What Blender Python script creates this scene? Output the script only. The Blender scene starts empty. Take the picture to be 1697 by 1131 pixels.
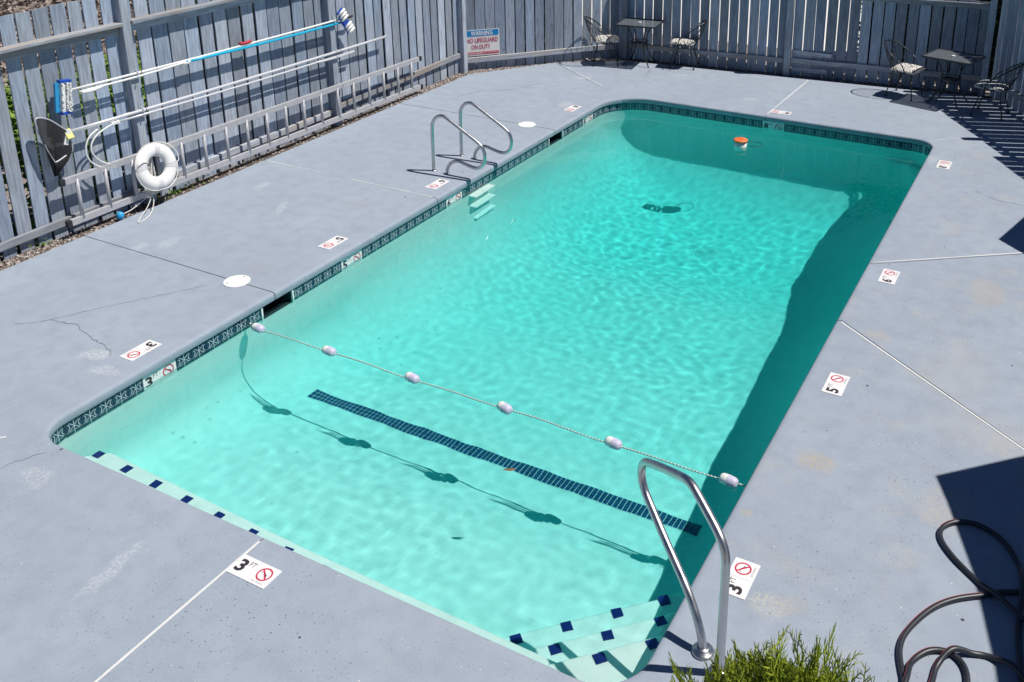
import bpy, bmesh, math, random
from mathutils import Vector, Matrix, noise
random.seed(7)
R = math.radians
sc = bpy.context.scene
C = sc.collection

# ------------------------------------------------------------------ camera
f_px, pcx, pcy = 1626.14, 960.0, 201.354            # focal length and principal point in photo pixels
HC = 4.48
def _unit(v):
    v = Vector(v); v.normalize(); return v
Yc = _unit((1864 - pcx, -333 - pcy, f_px)); Xc = -_unit((-2281 - pcx, -333 - pcy, f_px)); Zc = Xc.cross(Yc)
cd = bpy.data.cameras.new('camera'); cam = bpy.data.objects.new('camera', cd); C.objects.link(cam); sc.camera = cam
cam.matrix_world = Matrix(((Xc[0], -Xc[1], -Xc[2], 0), (Yc[0], -Yc[1], -Yc[2], 0), (Zc[0], -Zc[1], -Zc[2], HC), (0, 0, 0, 1)))
cd.sensor_width = 36; cd.lens = 36 * f_px / 1697
cd.shift_x = (848.5 - pcx) / 1697; cd.shift_y = (pcy - 565.5) / 1697; cd.clip_end = 500

# ------------------------------------------------------------------ sky, sun, exposure
SUN = Vector((.50, .20, 1.0)).normalized()
w = bpy.data.worlds.new('World'); sc.world = w; w.use_nodes = True
wn = w.node_tree; sky = wn.nodes.new('ShaderNodeTexSky'); sky.sky_type = 'NISHITA'; sky.sun_disc = False
sky.sun_elevation = math.asin(SUN.z); sky.sun_rotation = math.atan2(SUN.x, SUN.y)
wn.links.new(sky.outputs[0], wn.nodes['Background'].inputs[0]); wn.nodes['Background'].inputs[1].default_value = .058; sky.ozone_density = 8.0; sky.dust_density = 0; sky.altitude = 3500; sky.air_density = .9
sl = bpy.data.lights.new('sun', 'SUN'); sl.energy = 4.8; sl.angle = R(.5); sl.color = (1, .955, .88)
so = bpy.data.objects.new('sun', sl); C.objects.link(so); so.rotation_euler = (-SUN).to_track_quat('-Z', 'Y').to_euler()
sl.cycles.is_caustics_light = True
sc.view_settings.view_transform = 'Standard'; sc.view_settings.look = 'None'; sc.view_settings.gamma = 1
sc.view_settings.exposure = .15
sc.render.engine = 'CYCLES'
sc.cycles.max_bounces = 7; sc.cycles.diffuse_bounces = 5; sc.cycles.adaptive_threshold = .025; sc.cycles.transparent_max_bounces = 12; sc.cycles.blur_glossy = .5

# ------------------------------------------------------------------ helpers
class MB:
    def __init__(s): s.v = []; s.f = []; s.m = []
    def add(s, vs, fs, mi=0):
        b = len(s.v); s.v += [tuple(p) for p in vs]; s.f += [tuple(b + i for i in q) for q in fs]; s.m += [mi] * len(fs)
    def box(s, c, d, rz=0, mi=0, M=None):
        x, y, z = d[0] / 2, d[1] / 2, d[2] / 2
        vs = [Vector((i * x, j * y, k * z)) for k in (-1, 1) for j in (-1, 1) for i in (-1, 1)]
        if rz: vs = [Matrix.Rotation(rz, 3, 'Z') @ p for p in vs]
        vs = [p + Vector(c) for p in vs]
        if M: vs = [M @ p for p in vs]
        s.add(vs, [(0, 2, 3, 1), (4, 5, 7, 6), (0, 1, 5, 4), (2, 6, 7, 3), (0, 4, 6, 2), (1, 3, 7, 5)], mi)
    def tube(s, pts, r, n=8, caps=True, closed=False, mi=0):
        pts = [Vector(p) for p in pts]; N = len(pts); rr = r if isinstance(r, (list, tuple)) else [r] * N
        up = None; rings = []
        for i, p in enumerate(pts):
            if closed: t = pts[(i + 1) % N] - pts[i - 1]
            else: t = pts[min(i + 1, N - 1)] - pts[max(i - 1, 0)]
            t.normalize()
            if up is None:
                up = Vector((0, 0, 1)) if abs(t.z) < .9 else Vector((1, 0, 0))
            up = (up - t * up.dot(t)).normalized(); sd = t.cross(up)
            rings.append([p + (up * math.cos(a) + sd * math.sin(a)) * rr[i] for a in (2 * math.pi * k / n for k in range(n))])
        vs = [q for g in rings for q in g]; fs = []
        for i in range(N if closed else N - 1):
            a, b = i * n, ((i + 1) % N) * n
            for k in range(n): fs.append((a + k, a + (k + 1) % n, b + (k + 1) % n, b + k))
        if caps and not closed: fs += [tuple(range(n - 1, -1, -1)), tuple((N - 1) * n + k for k in range(n))]
        s.add(vs, fs, mi)
    def lathe(s, prof, c=(0, 0, 0), n=20, M=None, mi=0):
        vs = []; fs = []
        for r, z in prof:
            vs += [Vector((r * math.cos(2 * math.pi * k / n), r * math.sin(2 * math.pi * k / n), z)) for k in range(n)]
        if M: vs = [M @ p for p in vs]
        vs = [p + Vector(c) for p in vs]
        for i in range(len(prof) - 1):
            for k in range(n): fs.append((i * n + k, i * n + (k + 1) % n, (i + 1) * n + (k + 1) % n, (i + 1) * n + k))
        fs += [tuple(range(n - 1, -1, -1)), tuple((len(prof) - 1) * n + k for k in range(n))]
        s.add(vs, fs, mi)
    def prism(s, poly, z0, z1, mi=0):
        n = len(poly)
        s.add([(x, y, z0) for x, y in poly] + [(x, y, z1) for x, y in poly],
              [tuple(range(n - 1, -1, -1)), tuple(range(n, 2 * n))] + [(k, (k + 1) % n, n + (k + 1) % n, n + k) for k in range(n)], mi)
    def mesh(s, name, mats, smooth=False):
        me = bpy.data.meshes.new(name); me.from_pydata(s.v, [], s.f)
        for m in (mats if isinstance(mats, (list, tuple)) else [mats]): me.materials.append(m)
        if any(s.m): me.polygons.foreach_set('material_index', s.m)
        if smooth: me.polygons.foreach_set('use_smooth', [True] * len(me.polygons))
        me.update(); return me
    def build(s, name, mats, parent=None, smooth=False, **k):
        return obj(name, s.mesh(name, mats, smooth), parent, **k)
def obj(name, me, parent=None, loc=(0, 0, 0), rot=(0, 0, 0), scale=(1, 1, 1), **props):
    o = bpy.data.objects.new(name, me); C.objects.link(o); o.location = loc; o.rotation_euler = rot; o.scale = scale
    if parent is not None: o.parent = parent
    for k, v in props.items(): o[k] = v
    return o
def thing(name, label, cat, loc=(0, 0, 0), rz=0, group=None):
    o = obj(name, None, None, loc, (0, 0, rz), label=label, category=cat); o.empty_display_size = .1
    if group: o['group'] = group
    return o
def copy_tree(o, parent=None):
    c = o.copy(); C.objects.link(c); c.parent = parent
    for ch in list(o.children): copy_tree(ch, c)
    return c
def wet(o):                                       # takes refracted sunlight under the water
    o.cycles.is_caustics_receiver = True; return o
def bevel(o, wd=.005, seg=2):
    m = o.modifiers.new('bevel', 'BEVEL'); m.width = wd; m.segments = seg; m.limit_method = 'ANGLE'; return o
def spline(pts, k=6, closed=False):               # Catmull-Rom through the points
    pts = [Vector(p) for p in pts]; N = len(pts); out = []
    for i in range(N if closed else N - 1):
        g = (lambda j: pts[j % N]) if closed else (lambda j: pts[min(max(j, 0), N - 1)])
        a, b, c, d = g(i - 1), g(i), g(i + 1), g(i + 2)
        for j in range(k):
            t = j / k
            out.append(.5 * ((2 * b) + (c - a) * t + (2 * a - 5 * b + 4 * c - d) * t * t + (3 * b - a - 3 * c + d) * t ** 3))
    if not closed: out.append(pts[-1])
    return out

# ------------------------------------------------------------------ materials
class NT:
    def __init__(s, name):
        s.mat = bpy.data.materials.new(name); s.mat.use_nodes = True; s.t = s.mat.node_tree
        s.b = s.t.nodes['Principled BSDF']; s.out = s.t.nodes['Material Output']
    def n(s, ty, **k):
        nd = s.t.nodes.new('ShaderNode' + ty)
        for a, v in k.items():
            if isinstance(a, str) and a.startswith('i_'):
                a = a[2:]; nd.inputs[int(a) if a.isdigit() else a.replace('_', ' ')].default_value = v
            else: setattr(nd, a, v)
        return nd
    def l(s, a, b): s.t.links.new(a, b)
    def math(s, op, a, b=None, clamp=False):
        nd = s.n('Math', operation=op); nd.use_clamp = clamp
        for i, x in enumerate((a, b)):
            if x is None: continue
            if isinstance(x, (int, float)): nd.inputs[i].default_value = x
            else: s.l(x, nd.inputs[i])
        return nd.outputs[0]
    def mix(s, fac, a, b, blend='MIX'):
        nd = s.n('Mix', data_type='RGBA', blend_type=blend)
        for i, x in ((0, fac), (6, a), (7, b)):
            if isinstance(x, (int, float)): nd.inputs[i].default_value = x
            elif isinstance(x, tuple): nd.inputs[i].default_value = (*x, 1) if len(x) == 3 else x
            else: s.l(x, nd.inputs[i])
        return nd.outputs[2]
    def ramp(s, x, lo, hi, a=0., b=1.):
        nd = s.n('MapRange', clamp=True); nd.inputs[1].default_value = lo; nd.inputs[2].default_value = hi
        nd.inputs[3].default_value = a; nd.inputs[4].default_value = b; s.l(x, nd.inputs[0]); return nd.outputs[0]
    def noise(s, vec, scale, detail=4., rough=.55):
        nd = s.n('TexNoise'); nd.inputs['Scale'].default_value = scale; nd.inputs['Detail'].default_value = detail
        nd.inputs['Roughness'].default_value = rough; s.l(vec, nd.inputs['Vector']); return nd.outputs['Fac']
    def coord(s, kind='Object'): return s.n('TexCoord').outputs[kind]
    def bump(s, h, strength=.3, dist=.01):
        nd = s.n('Bump'); nd.inputs['Strength'].default_value = strength; nd.inputs['Distance'].default_value = dist
        s.l(h, nd.inputs['Height']); s.l(nd.outputs[0], s.b.inputs['Normal'])
def plain(name, col, rough=.5, metal=0., var=.12, scale=30., bump=0., spec=.5):
    m = NT(name); c = m.coord(); nz = m.noise(c, scale)
    lo = tuple(max(0, x * (1 - var)) for x in col); hi = tuple(min(1, x * (1 + var)) for x in col)
    m.l(m.mix(nz, lo, hi), m.b.inputs['Base Color'])
    m.b.inputs['Roughness'].default_value = rough; m.b.inputs['Metallic'].default_value = metal
    m.b.inputs['Specular IOR Level'].default_value = spec
    if bump: m.bump(nz, bump, .005)
    return m.mat

def make_deck():
    m = NT('deck_paint'); c = m.coord()
    big = m.noise(c, .9, 5, .6); mid = m.noise(c, 6, 4); fine = m.noise(c, 90, 3, .7)
    col = m.mix(m.ramp(big, .3, .7), (.25, .298, .37), (.298, .35, .425))
    col = m.mix(m.ramp(mid, .42, .75, 0, .7), col, (.215, .248, .315))
    col = m.mix(m.ramp(fine, .3, .75, 0, .55), col, (.325, .355, .41))
    # worn sandy patches (mostly right and near side)
    sep = m.n('SeparateXYZ'); m.l(c, sep.inputs[0])
    worn = m.math('MULTIPLY', m.ramp(m.noise(c, 2.3, 6, .7), .54, .64), m.ramp(fine, .42, .6))
    col = m.mix(m.math('MULTIPLY', worn, m.ramp(sep.outputs[0], -3., -1.2, .08, .5)), col, (.42, .39, .34))
    wc0 = m.n('VectorMath', operation='ADD'); wc0.inputs[1].default_value = (7.3, 2.1, 4.4); m.l(c, wc0.inputs[0])
    # pits
    def specks(scale, keep, size):
        v = m.n('TexVoronoi'); v.inputs['Scale'].default_value = scale; m.l(c, v.inputs['Vector'])
        ss = m.n('SeparateColor'); m.l(v.outputs['Color'], ss.inputs[0])
        pick = m.math('LESS_THAN', ss.outputs[0], keep)
        small = m.math('LESS_THAN', v.outputs['Distance'], m.math('MULTIPLY', ss.outputs[1], size))
        return m.math('MULTIPLY', pick, small)
    dens = m.math('MULTIPLY', m.ramp(m.noise(c, 1.1, 3), .36, .60), 1.)
    near = m.math('ADD', m.ramp(sep.outputs[1], 4.2, 3.2), m.ramp(sep.outputs[0], -1.7, -1.0))
    dens = m.math('MULTIPLY', dens, m.math('ADD', m.math('MULTIPLY', near, .9), .1), True)
    pit = m.math('MULTIPLY', specks(60, .22, .34), dens)
    col = m.mix(m.math('MULTIPLY', pit, .8), col, (.07, .08, .10))
    col = m.mix(specks(7, .10, .10), col, (.06, .06, .07))
    col = m.mix(m.math('MULTIPLY', specks(30, .035, .16), .55), col, (.75, .74, .70))
    grit = m.math('MULTIPLY', m.ramp(m.noise(c, 150, 2, .5), .655, .70), m.math('ADD', m.math('MULTIPLY', dens, .75), .12))
    col = m.mix(grit, col, (.085, .095, .12))
    pale = m.math('MULTIPLY', m.ramp(m.noise(wc0.outputs[0], 120, 2, .5), .66, .70), m.math('ADD', m.math('MULTIPLY', dens, .6), .10))
    col = m.mix(pale, col, (.52, .53, .52))
    # scuffs and rust: elongated worn spots with a place of their own
    warp = m.n('VectorMath', operation='SCALE'); warp.inputs[3].default_value = .22
    nv = m.n('TexNoise'); nv.inputs['Scale'].default_value = 5; nv.inputs['Detail'].default_value = 5; m.l(c, nv.inputs['Vector'])
    sub = m.n('VectorMath', operation='SUBTRACT'); sub.inputs[1].default_value = (.5, .5, .5); m.l(nv.outputs['Color'], sub.inputs[0])
    m.l(sub.outputs[0], warp.inputs[0])
    wc = m.n('VectorMath', operation='ADD'); m.l(c, wc.inputs[0]); m.l(warp.outputs[0], wc.inputs[1])
    def spot(x, y, sx, sy, rz, colr, amt):
        nonlocal col
        mp = m.n('Mapping', vector_type='TEXTURE'); mp.inputs['Location'].default_value = (x, y, 0)
        mp.inputs['Rotation'].default_value = (0, 0, rz); mp.inputs['Scale'].default_value = (sx, sy, 1)
        m.l(wc.outputs[0], mp.inputs[0])
        ln = m.n('VectorMath', operation='LENGTH'); m.l(mp.outputs[0], ln.inputs[0])
        fac = m.math('MULTIPLY', m.ramp(ln.outputs['Value'], 1., .55), m.ramp(m.noise(c, 46, 4, .75), .44, .60, .05, amt))
        col = m.mix(fac, col, colr)
    W, S, T = (.50, .53, .55), (.38, .335, .27), (.27, .245, .24)
    for a in ((-1.14, 4.55, .17, .12, .3, (.44, .43, .39), .8), (-1.05, 4.62, .12, .10, 0, S, .45), (-1.25, 6.0, .19, .13, -.5, S, 1.),
              (-1.25, 7.95, .15, .12, 0, S, .9), (-.55, 7.6, .40, .55, 0, S, .25), (-.48, 9.25, .22, .35, .2, S, .8), (-1.5, 5.28, .07, .05, 0, S, .9), (-.2, 6.9, .5, .35, 0, (.40, .38, .34), .4),
              (-7.02, 4.52, .16, .10, .6, W, .8), (-6.75, 4.40, .22, .06, .3, W, .6), (-8.3, 6.4, .1, .18, 0, W, .45), (-8.62, 8.0, .09, .14, .4, W, .6),
              (-7.9, 7.6, .07, .22, .5, W, .55), (-8.5, 6.15, .09, .16, .4, W, .5), (-4.8, 2.95, .06, .3, .1, W, .55), (-6.0, 3.3, .16, .12, 0, W, .5),
              (-6.95, 12.7, .12, .22, .2, W, .6), (-6.0, 15.1, .18, .06, 0, W, .5), (-7.4, 14.2, .2, .1, .8, W, .5), (-1.55, 12.8, .1, .2, 0, W, .45),
              (-4.5, 14.3, .15, .08, 0, W, .5), (-7.2, 8.1, .16, .2, 0, T, .35), (-7.0, 6.35, .2, .12, 0, T, .28), (-.35, 5.9, .2, .25, 0, (.40, .37, .33), .6)):
        spot(*a)
    m.l(col, m.b.inputs['Base Color']); m.b.inputs['Roughness'].default_value = .8; m.b.inputs['Specular IOR Level'].default_value = .35
    h = m.math('ADD', m.math('MULTIPLY', fine, .5), m.math('SUBTRACT', m.math('MULTIPLY', mid, .6), m.math('MULTIPLY', pit, .8)))
    m.bump(h, .28, .006); return m.mat

def make_wood(name, base, warm, grain=1., peel=0.):
    m = NT(name); c = m.coord(); oi = m.n('ObjectInfo')
    off = m.n('VectorMath', operation='ADD'); m.l(c, off.inputs[0])
    rv = m.n('CombineXYZ'); m.l(m.math('MULTIPLY', oi.outputs['Random'], 31.), rv.inputs[0]); m.l(m.math('MULTIPLY', oi.outputs['Random'], 17.), rv.inputs[2]); m.l(rv.outputs[0], off.inputs[1])
    mp = m.n('Mapping'); mp.inputs['Scale'].default_value = (1, 1, .07); m.l(off.outputs[0], mp.inputs[0])
    if grain == 2.: mp.inputs['Scale'].default_value = (.07, 1, 1)
    g1 = m.noise(mp.outputs[0], 42, 6, .65); g2 = m.noise(mp.outputs[0], 130, 3, .6); bl = m.noise(off.outputs[0], 2.6, 4)
    dk = tuple(x * .58 for x in base); lt = tuple(min(1, x * 1.3) for x in base)
    col = m.mix(m.ramp(g1, .3, .7), dk, lt)
    col = m.mix(m.ramp(g2, .55, .75, 0, .5), col, tuple(x * .45 for x in base))
    col = m.mix(m.ramp(bl, .52, .78, 0, .55), col, warm)
    v = m.n('TexVoronoi'); v.inputs['Scale'].default_value = 3.1; m.l(off.outputs[0], v.inputs['Vector'])
    col = m.mix(m.ramp(v.outputs['Distance'], .07, .03, 0, .7), col, tuple(x * .3 for x in warm))
    if peel: col = m.mix(m.math('MULTIPLY', m.ramp(m.noise(mp.outputs[0], 9, 5, .7), .5, .56), peel), col, (.36, .30, .25))
    hs = m.n('HueSaturation'); m.l(col, hs.inputs['Color'])
    m.l(m.ramp(oi.outputs['Random'], 0, 1, .70, 1.28), hs.inputs['Value']); m.l(m.ramp(m.math('FRACT', m.math('MULTIPLY', oi.outputs['Random'], 7.3)), 0, 1, .7, 1.1), hs.inputs['Saturation'])
    m.l(hs.outputs[0], m.b.inputs['Base Color']); m.b.inputs['Roughness'].default_value = .85; m.b.inputs['Specular IOR Level'].default_value = .25
    m.bump(m.math('ADD', g1, m.math('MULTIPLY', g2, .5)), .45, .004); return m.mat

def make_plaster():
    m = NT('pool_plaster'); c = m.coord()
    col = m.mix(m.ramp(m.noise(c, 1.2, 5, .6), .3, .7), (.84, .86, .83), (.91, .91, .89))
    col = m.mix(m.ramp(m.noise(c, 7, 5, .7), .5, .75, 0, .3), col, (.60, .68, .60))
    v = m.n('TexVoronoi'); v.inputs['Scale'].default_value = 9; v.inputs['Randomness'].default_value = 1; m.l(c, v.inputs['Vector'])
    ss = m.n('SeparateColor'); m.l(v.outputs['Color'], ss.inputs[0])
    p = m.math('MULTIPLY', m.math('LESS_THAN', ss.outputs[0], .35), m.ramp(v.outputs['Distance'], .24, .12))
    sep = m.n('SeparateXYZ'); m.l(c, sep.inputs[0])
    p = m.math('MULTIPLY', p, m.math('MULTIPLY', m.ramp(m.noise(c, 1.4, 2), .48, .6), m.ramp(sep.outputs[0], -3.5, -5.5)))
    col = m.mix(m.math('MULTIPLY', p, .45), col, (.32, .40, .34))
    m.l(col, m.b.inputs['Base Color']); m.b.inputs['Roughness'].default_value = .9; return m.mat

def make_waterline():
    # navy six inch tile with a pale star and arc figure in its upper half
    m = NT('waterline_tile'); c = m.coord(); sp = m.n('SeparateXYZ'); m.l(c, sp.inputs[0])
    u, v = sp.outputs[0], sp.outputs[2]
    au = m.math('ABSOLUTE', u); vv = m.math('SUBTRACT', v, .022); av = m.math('ABSOLUTE', vv)
    def line(x, wd=.0030): return m.ramp(m.math('ABSOLUTE', x), wd * 1.5, wd * .7)
    fig = line(u)
    d1 = m.math('SUBTRACT', m.math('MULTIPLY', au, .8), av)
    fig = m.math('MAXIMUM', fig, m.math('MULTIPLY', line(d1, .003), m.ramp(au, .05, .045)))
    ring = m.math('SUBTRACT', m.math('SQRT', m.math('ADD', m.math('POWER', m.math('SUBTRACT', au, .076), 2.), m.math('POWER', vv, 2.))), .034)
    fig = m.math('MAXIMUM', fig, m.math('MULTIPLY', line(ring), m.ramp(av, .031, .024)))
    fig = m.math('MAXIMUM', fig, line(m.math('SUBTRACT', v, -.018), .0025))
    fig = m.math('MULTIPLY', fig, m.ramp(m.noise(c, 60, 3), .3, .5, .35, .95))
    col = m.mix(fig, m.mix(m.noise(c, 25, 3), (.006, .022, .06), (.014, .05, .095)), (.52, .60, .62))
    m.l(col, m.b.inputs['Base Color']); m.b.inputs['Roughness'].default_value = .18; return m.mat

def make_steel():
    m = NT('stainless_steel'); c = m.coord(); nz = m.noise(c, 14, 4); n2 = m.noise(c, 120, 2)
    m.l(m.mix(nz, (.44, .44, .45), (.62, .62, .63)), m.b.inputs['Base Color']); m.b.inputs['Metallic'].default_value = 1
    m.l(m.ramp(nz, .2, .8, .24, .42), m.b.inputs['Roughness']); m.bump(n2, .05, .002); return m.mat
def make_cushion():
    m = NT('cushion_fabric'); c = m.coord(); wv = m.n('TexWave', wave_type='BANDS', bands_direction='DIAGONAL'); m.l(c, wv.inputs[0])
    wv.inputs['Scale'].default_value = 11; wv.inputs['Distortion'].default_value = 14; wv.inputs['Detail'].default_value = 3; wv.inputs['Detail Scale'].default_value = 1.6
    col = m.mix(m.ramp(wv.outputs['Fac'], .22, .40), (.03, .035, .045), (.70, .68, .63))
    m.l(col, m.b.inputs['Base Color']); m.b.inputs['Roughness'].default_value = .95; return m.mat
def make_veil(name, col, alpha, rough=.5):
    m = NT(name); c = m.coord(); m.l(m.mix(m.noise(c, 40), tuple(x * .8 for x in col), tuple(min(1, x * 1.2) for x in col)), m.b.inputs['Base Color'])
    m.b.inputs['Roughness'].default_value = rough; m.b.inputs['Alpha'].default_value = alpha; return m.mat
def make_leaf(name, lo, hi, scale=9.):
    m = NT(name); g = m.n('NewGeometry'); c = m.coord(); 
    col = m.mix(m.ramp(g.outputs['Random Per Island'], 0, 1), lo, hi)
    col = m.mix(m.ramp(m.noise(c, scale, 3), .35, .7, 0, .6), col, lo)
    m.l(col, m.b.inputs['Base Color']); m.b.inputs['Roughness'].default_value = .55; m.b.inputs['Specular IOR Level'].default_value = .3
    m.b.inputs['Subsurface Weight'].default_value = 0; return m.mat
def make_ground(name, a, b, s1=.8, s2=14., bump=.6):
    m = NT(name); c = m.coord(); col = m.mix(m.ramp(m.noise(c, s1, 5, .65), .3, .7), a, b)
    n2 = m.noise(c, s2, 5, .7); col = m.mix(m.ramp(n2, .5, .75, 0, .7), col, tuple(x * .4 for x in a))
    m.l(col, m.b.inputs['Base Color']); m.b.inputs['Roughness'].default_value = .95; m.bump(n2, bump, .03); return m.mat
def make_rope():
    m = NT('twisted_rope'); c = m.coord(); wv = m.n('TexWave', wave_type='BANDS', bands_direction='DIAGONAL'); m.l(c, wv.inputs[0]); wv.inputs['Scale'].default_value = 22
    m.l(m.mix(m.ramp(wv.outputs['Fac'], .4, .6), (.75, .78, .76), (.10, .22, .20)), m.b.inputs['Base Color']); m.b.inputs['Roughness'].default_value = .8; return m.mat

DECK = make_deck(); PLASTER = make_plaster(); WTILE = make_waterline(); STEEL = make_steel()
BOARD = make_wood('weathered_board', (.30, .36, .455), (.30, .295, .30)); RAILWOOD = make_wood('weathered_rail', (.34, .37, .42), (.27, .22, .19), 2., .75)
POSTWOOD = make_wood('weathered_post', (.31, .36, .44), (.27, .265, .27)); RAWWOOD = make_wood('unpainted_board', (.37, .40, .47), (.34, .31, .28), 2.)
NAVY = plain('navy_glaze', (.012, .075, .18), .2, var=.35, scale=18); COBALT = plain('cobalt_glaze', (.01, .025, .16), .2, var=.25)
TREAD = plain('tread_white', (.88, .88, .86), .5, var=.03); WHITE = plain('white_ceramic', (.74, .72, .73), .35, var=.03); INK = plain('black_ink', (.025, .022, .03), .6); REDINK = plain('red_ink', (.50, .03, .08), .5); GREYINK = plain('grey_ink', (.25, .24, .26), .6)
GAP = plain('joint_dirt', (.035, .032, .03), .95, var=.4); STRIP = plain('white_joint_strip', (.62, .63, .63), .6, var=.15, scale=12)
WPLASTIC = plain('white_plastic', (.78, .78, .76), .4, var=.05, scale=8); STRAP = plain('ring_strap', (.58, .58, .60), .6); LILAC = plain('lilac_plastic', (.50, .48, .62), .45, var=.06)
ALU = plain('dull_aluminium', (.46, .46, .48), .55, .25, var=.25, scale=14, bump=.1); SILVER = plain('silver_pole', (.62, .62, .65), .4, .2, var=.1); IRON = plain('black_iron', (.028, .029, .033), .35, .3, var=.3)
TURQ = plain('turquoise_pole', (.01, .40, .62), .35, var=.1); BLUE = plain('blue_plastic', (.012, .07, .42), .4, var=.1); SKYB = plain('pale_blue_plastic', (.03, .30, .58), .4, var=.1)
RED = plain('red_grip', (.45, .03, .05), .5); YELLOW = plain('faded_yellow', (.66, .62, .22), .5); BLACK = plain('black_rubber', (.02, .02, .023), .5, var=.3)
HOSE = plain('hose_rubber', (.022, .025, .033), .42, var=.3, scale=10); HOSERED = plain('hose_stripe', (.30, .03, .03), .5); ORANGE = plain('orange_plastic', (.80, .17, .05), .45, var=.08)
ROPE = make_rope(); WROPE = plain('white_cord', (.70, .68, .64), .9, var=.2, scale=90, bump=.3); CUSHION = make_cushion()
NET = make_veil('black_net', (.012, .012, .014), .86, .9); GLASS = make_veil('smoked_glass_top', (.16, .18, .20), .62, .12)
SIGNBLUE = plain('sign_blue', (.0, .21, .50), .45, var=.04); SIGNWHITE = plain('sign_white', (.78, .75, .72), .5, var=.04)
CANVAS = plain('added_canopy_cloth', (.10, .16, .26), .9); ROOFMAT = plain('added_roof_felt', (.12, .11, .11), .9, scale=60, bump=.4)

# ------------------------------------------------------------------ the pool outline
PX0, PX1, PY0, PY1 = -6.49, -1.62, 3.60, 13.57
RAD = {'NL': .25, 'NR': .30, 'FR': .30, 'FL': .62}
def outline():
    """closed list of (corner key or None, x, y, normal) going NL -> left side up -> FL -> far -> FR -> right side down -> NR -> near"""
    pts = []
    def edge(a, b, brk=()):
        a, b = Vector(a), Vector(b); L = (b - a).length; n = max(2, int(L / .12)); ts = sorted({i / n for i in range(1, n)} | set((q - a).length / L for q in brk))
        d = (b - a).normalized(); nr = Vector((-d.y, d.x))          # outward is left of travel (clockwise)
        for t in ts: p = a.lerp(b, t); pts.append((None, p.x, p.y, nr.x, nr.y, 0))
    def arc(key, cx, cy, a0):
        r = RAD[key]
        for i in range(9):
            a = a0 - i / 8 * math.pi / 2; pts.append((key, cx + r * math.cos(a), cy + r * math.sin(a), math.cos(a), math.sin(a), r))
    r = RAD
    arc('NL', PX0 + r['NL'], PY0 + r['NL'], 1.5 * math.pi); edge((PX0, PY0 + r['NL']), (PX0, PY1 - r['FL']), [Vector((PX0, y)) for y in SKIM for y in y])
    arc('FL', PX0 + r['FL'], PY1 - r['FL'], math.pi); edge((PX0 + r['FL'], PY1), (PX1 - r['FR'], PY1))
    arc('FR', PX1 - r['FR'], PY1 - r['FR'], .5 * math.pi); edge((PX1, PY1 - r['FR']), (PX1, PY0 + r['NR']))
    arc('NR', PX1 - r['NR'], PY0 + r['NR'], 0); edge((PX1 - r['NR'], PY0), (PX0 + r['NL'], PY0))
    return pts
SKIM = ((5.90, 6.30), (11.40, 11.80))
OUT = outline()
def off(p, o):                                    # outline point moved outward by o (inward if negative)
    key, x, y, nx, ny, r = p
    if key and -o > r:                            # past the corner centre: mitred
        s = -o
        return (PX0 + s if 'L' in key else PX1 - s, PY0 + s if 'N' in key else PY1 - s)
    x, y = x + nx * o, y + ny * o
    if o < 0: x = min(max(x, PX0 - o), PX1 + o); y = min(max(y, PY0 - o), PY1 + o)
    return (x, y)

# ------------------------------------------------------------------ ground beyond the fence
g = MB(); D = (-9.6, 3.2, 1.4, 16.6)              # hole under the deck
B = 160
g.add([(-B, -B, -.05), (B, -B, -.05), (B, B, -.05), (-B, B, -.05), (D[0], D[2], -.05), (D[1], D[2], -.05), (D[1], D[3], -.05), (D[0], D[3], -.05)],
      [(0, 1, 5, 4), (1, 2, 6, 5), (2, 3, 7, 6), (3, 0, 4, 7)])
g.build('ground', make_ground('dry_soil', (.20, .165, .145), (.33, .29, .27)), kind='structure')
g = MB(); g.add([(-10.6, 17.9, -.044), (-3.75, 17.9, -.044), (-3.75, 36, -.044), (-18, 36, -.044)], [(0, 1, 2, 3)])
g.build('pale_paving', make_ground('pale_concrete', (.66, .64, .61), (.78, .76, .72), .6, 30, .1), kind='structure')

# ------------------------------------------------------------------ pool deck: bed + slabs with a rounded nose over the pool
g = MB()
n = len(OUT); inner = [off(p, .06) for p in OUT]
outer = [(-9.50, 1.4), (-9.50, 13.55), (-7.5, 15.72), (-1.2, 16.4), (3.2, 16.6), (3.2, 1.4)]
bm = bmesh.new(); ov = [bm.verts.new((x, y, -.02)) for x, y in outer]; iv = [bm.verts.new((x, y, -.02)) for x, y in inner]
eds = [bm.edges.new((ov[i], ov[(i + 1) % len(ov)])) for i in range(len(ov))] + [bm.edges.new((iv[i], iv[(i + 1) % n])) for i in range(n)]
bmesh.ops.triangle_fill(bm, use_beauty=True, use_dissolve=False, edges=eds)
me = bpy.data.meshes.new('pool_deck'); bm.to_mesh(me); bm.free(); me.materials.append(GAP)
deck = obj('pool_deck', me, kind='structure')
NOSE = [(.05, 0), (.022, -.002), (.009, -.008), (.002, -.017), (0, -.032), (0, -.060), (.004, -.076), (.016, -.086), (.06, -.09)]
def idx_at(x, y): return min(range(n), key=lambda i: (OUT[i][1] - x) ** 2 + (OUT[i][2] - y) ** 2)
def cut(i, tx, ty):                               # exact end point of the pool-side path, where a joint meets the pool
    return
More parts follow.
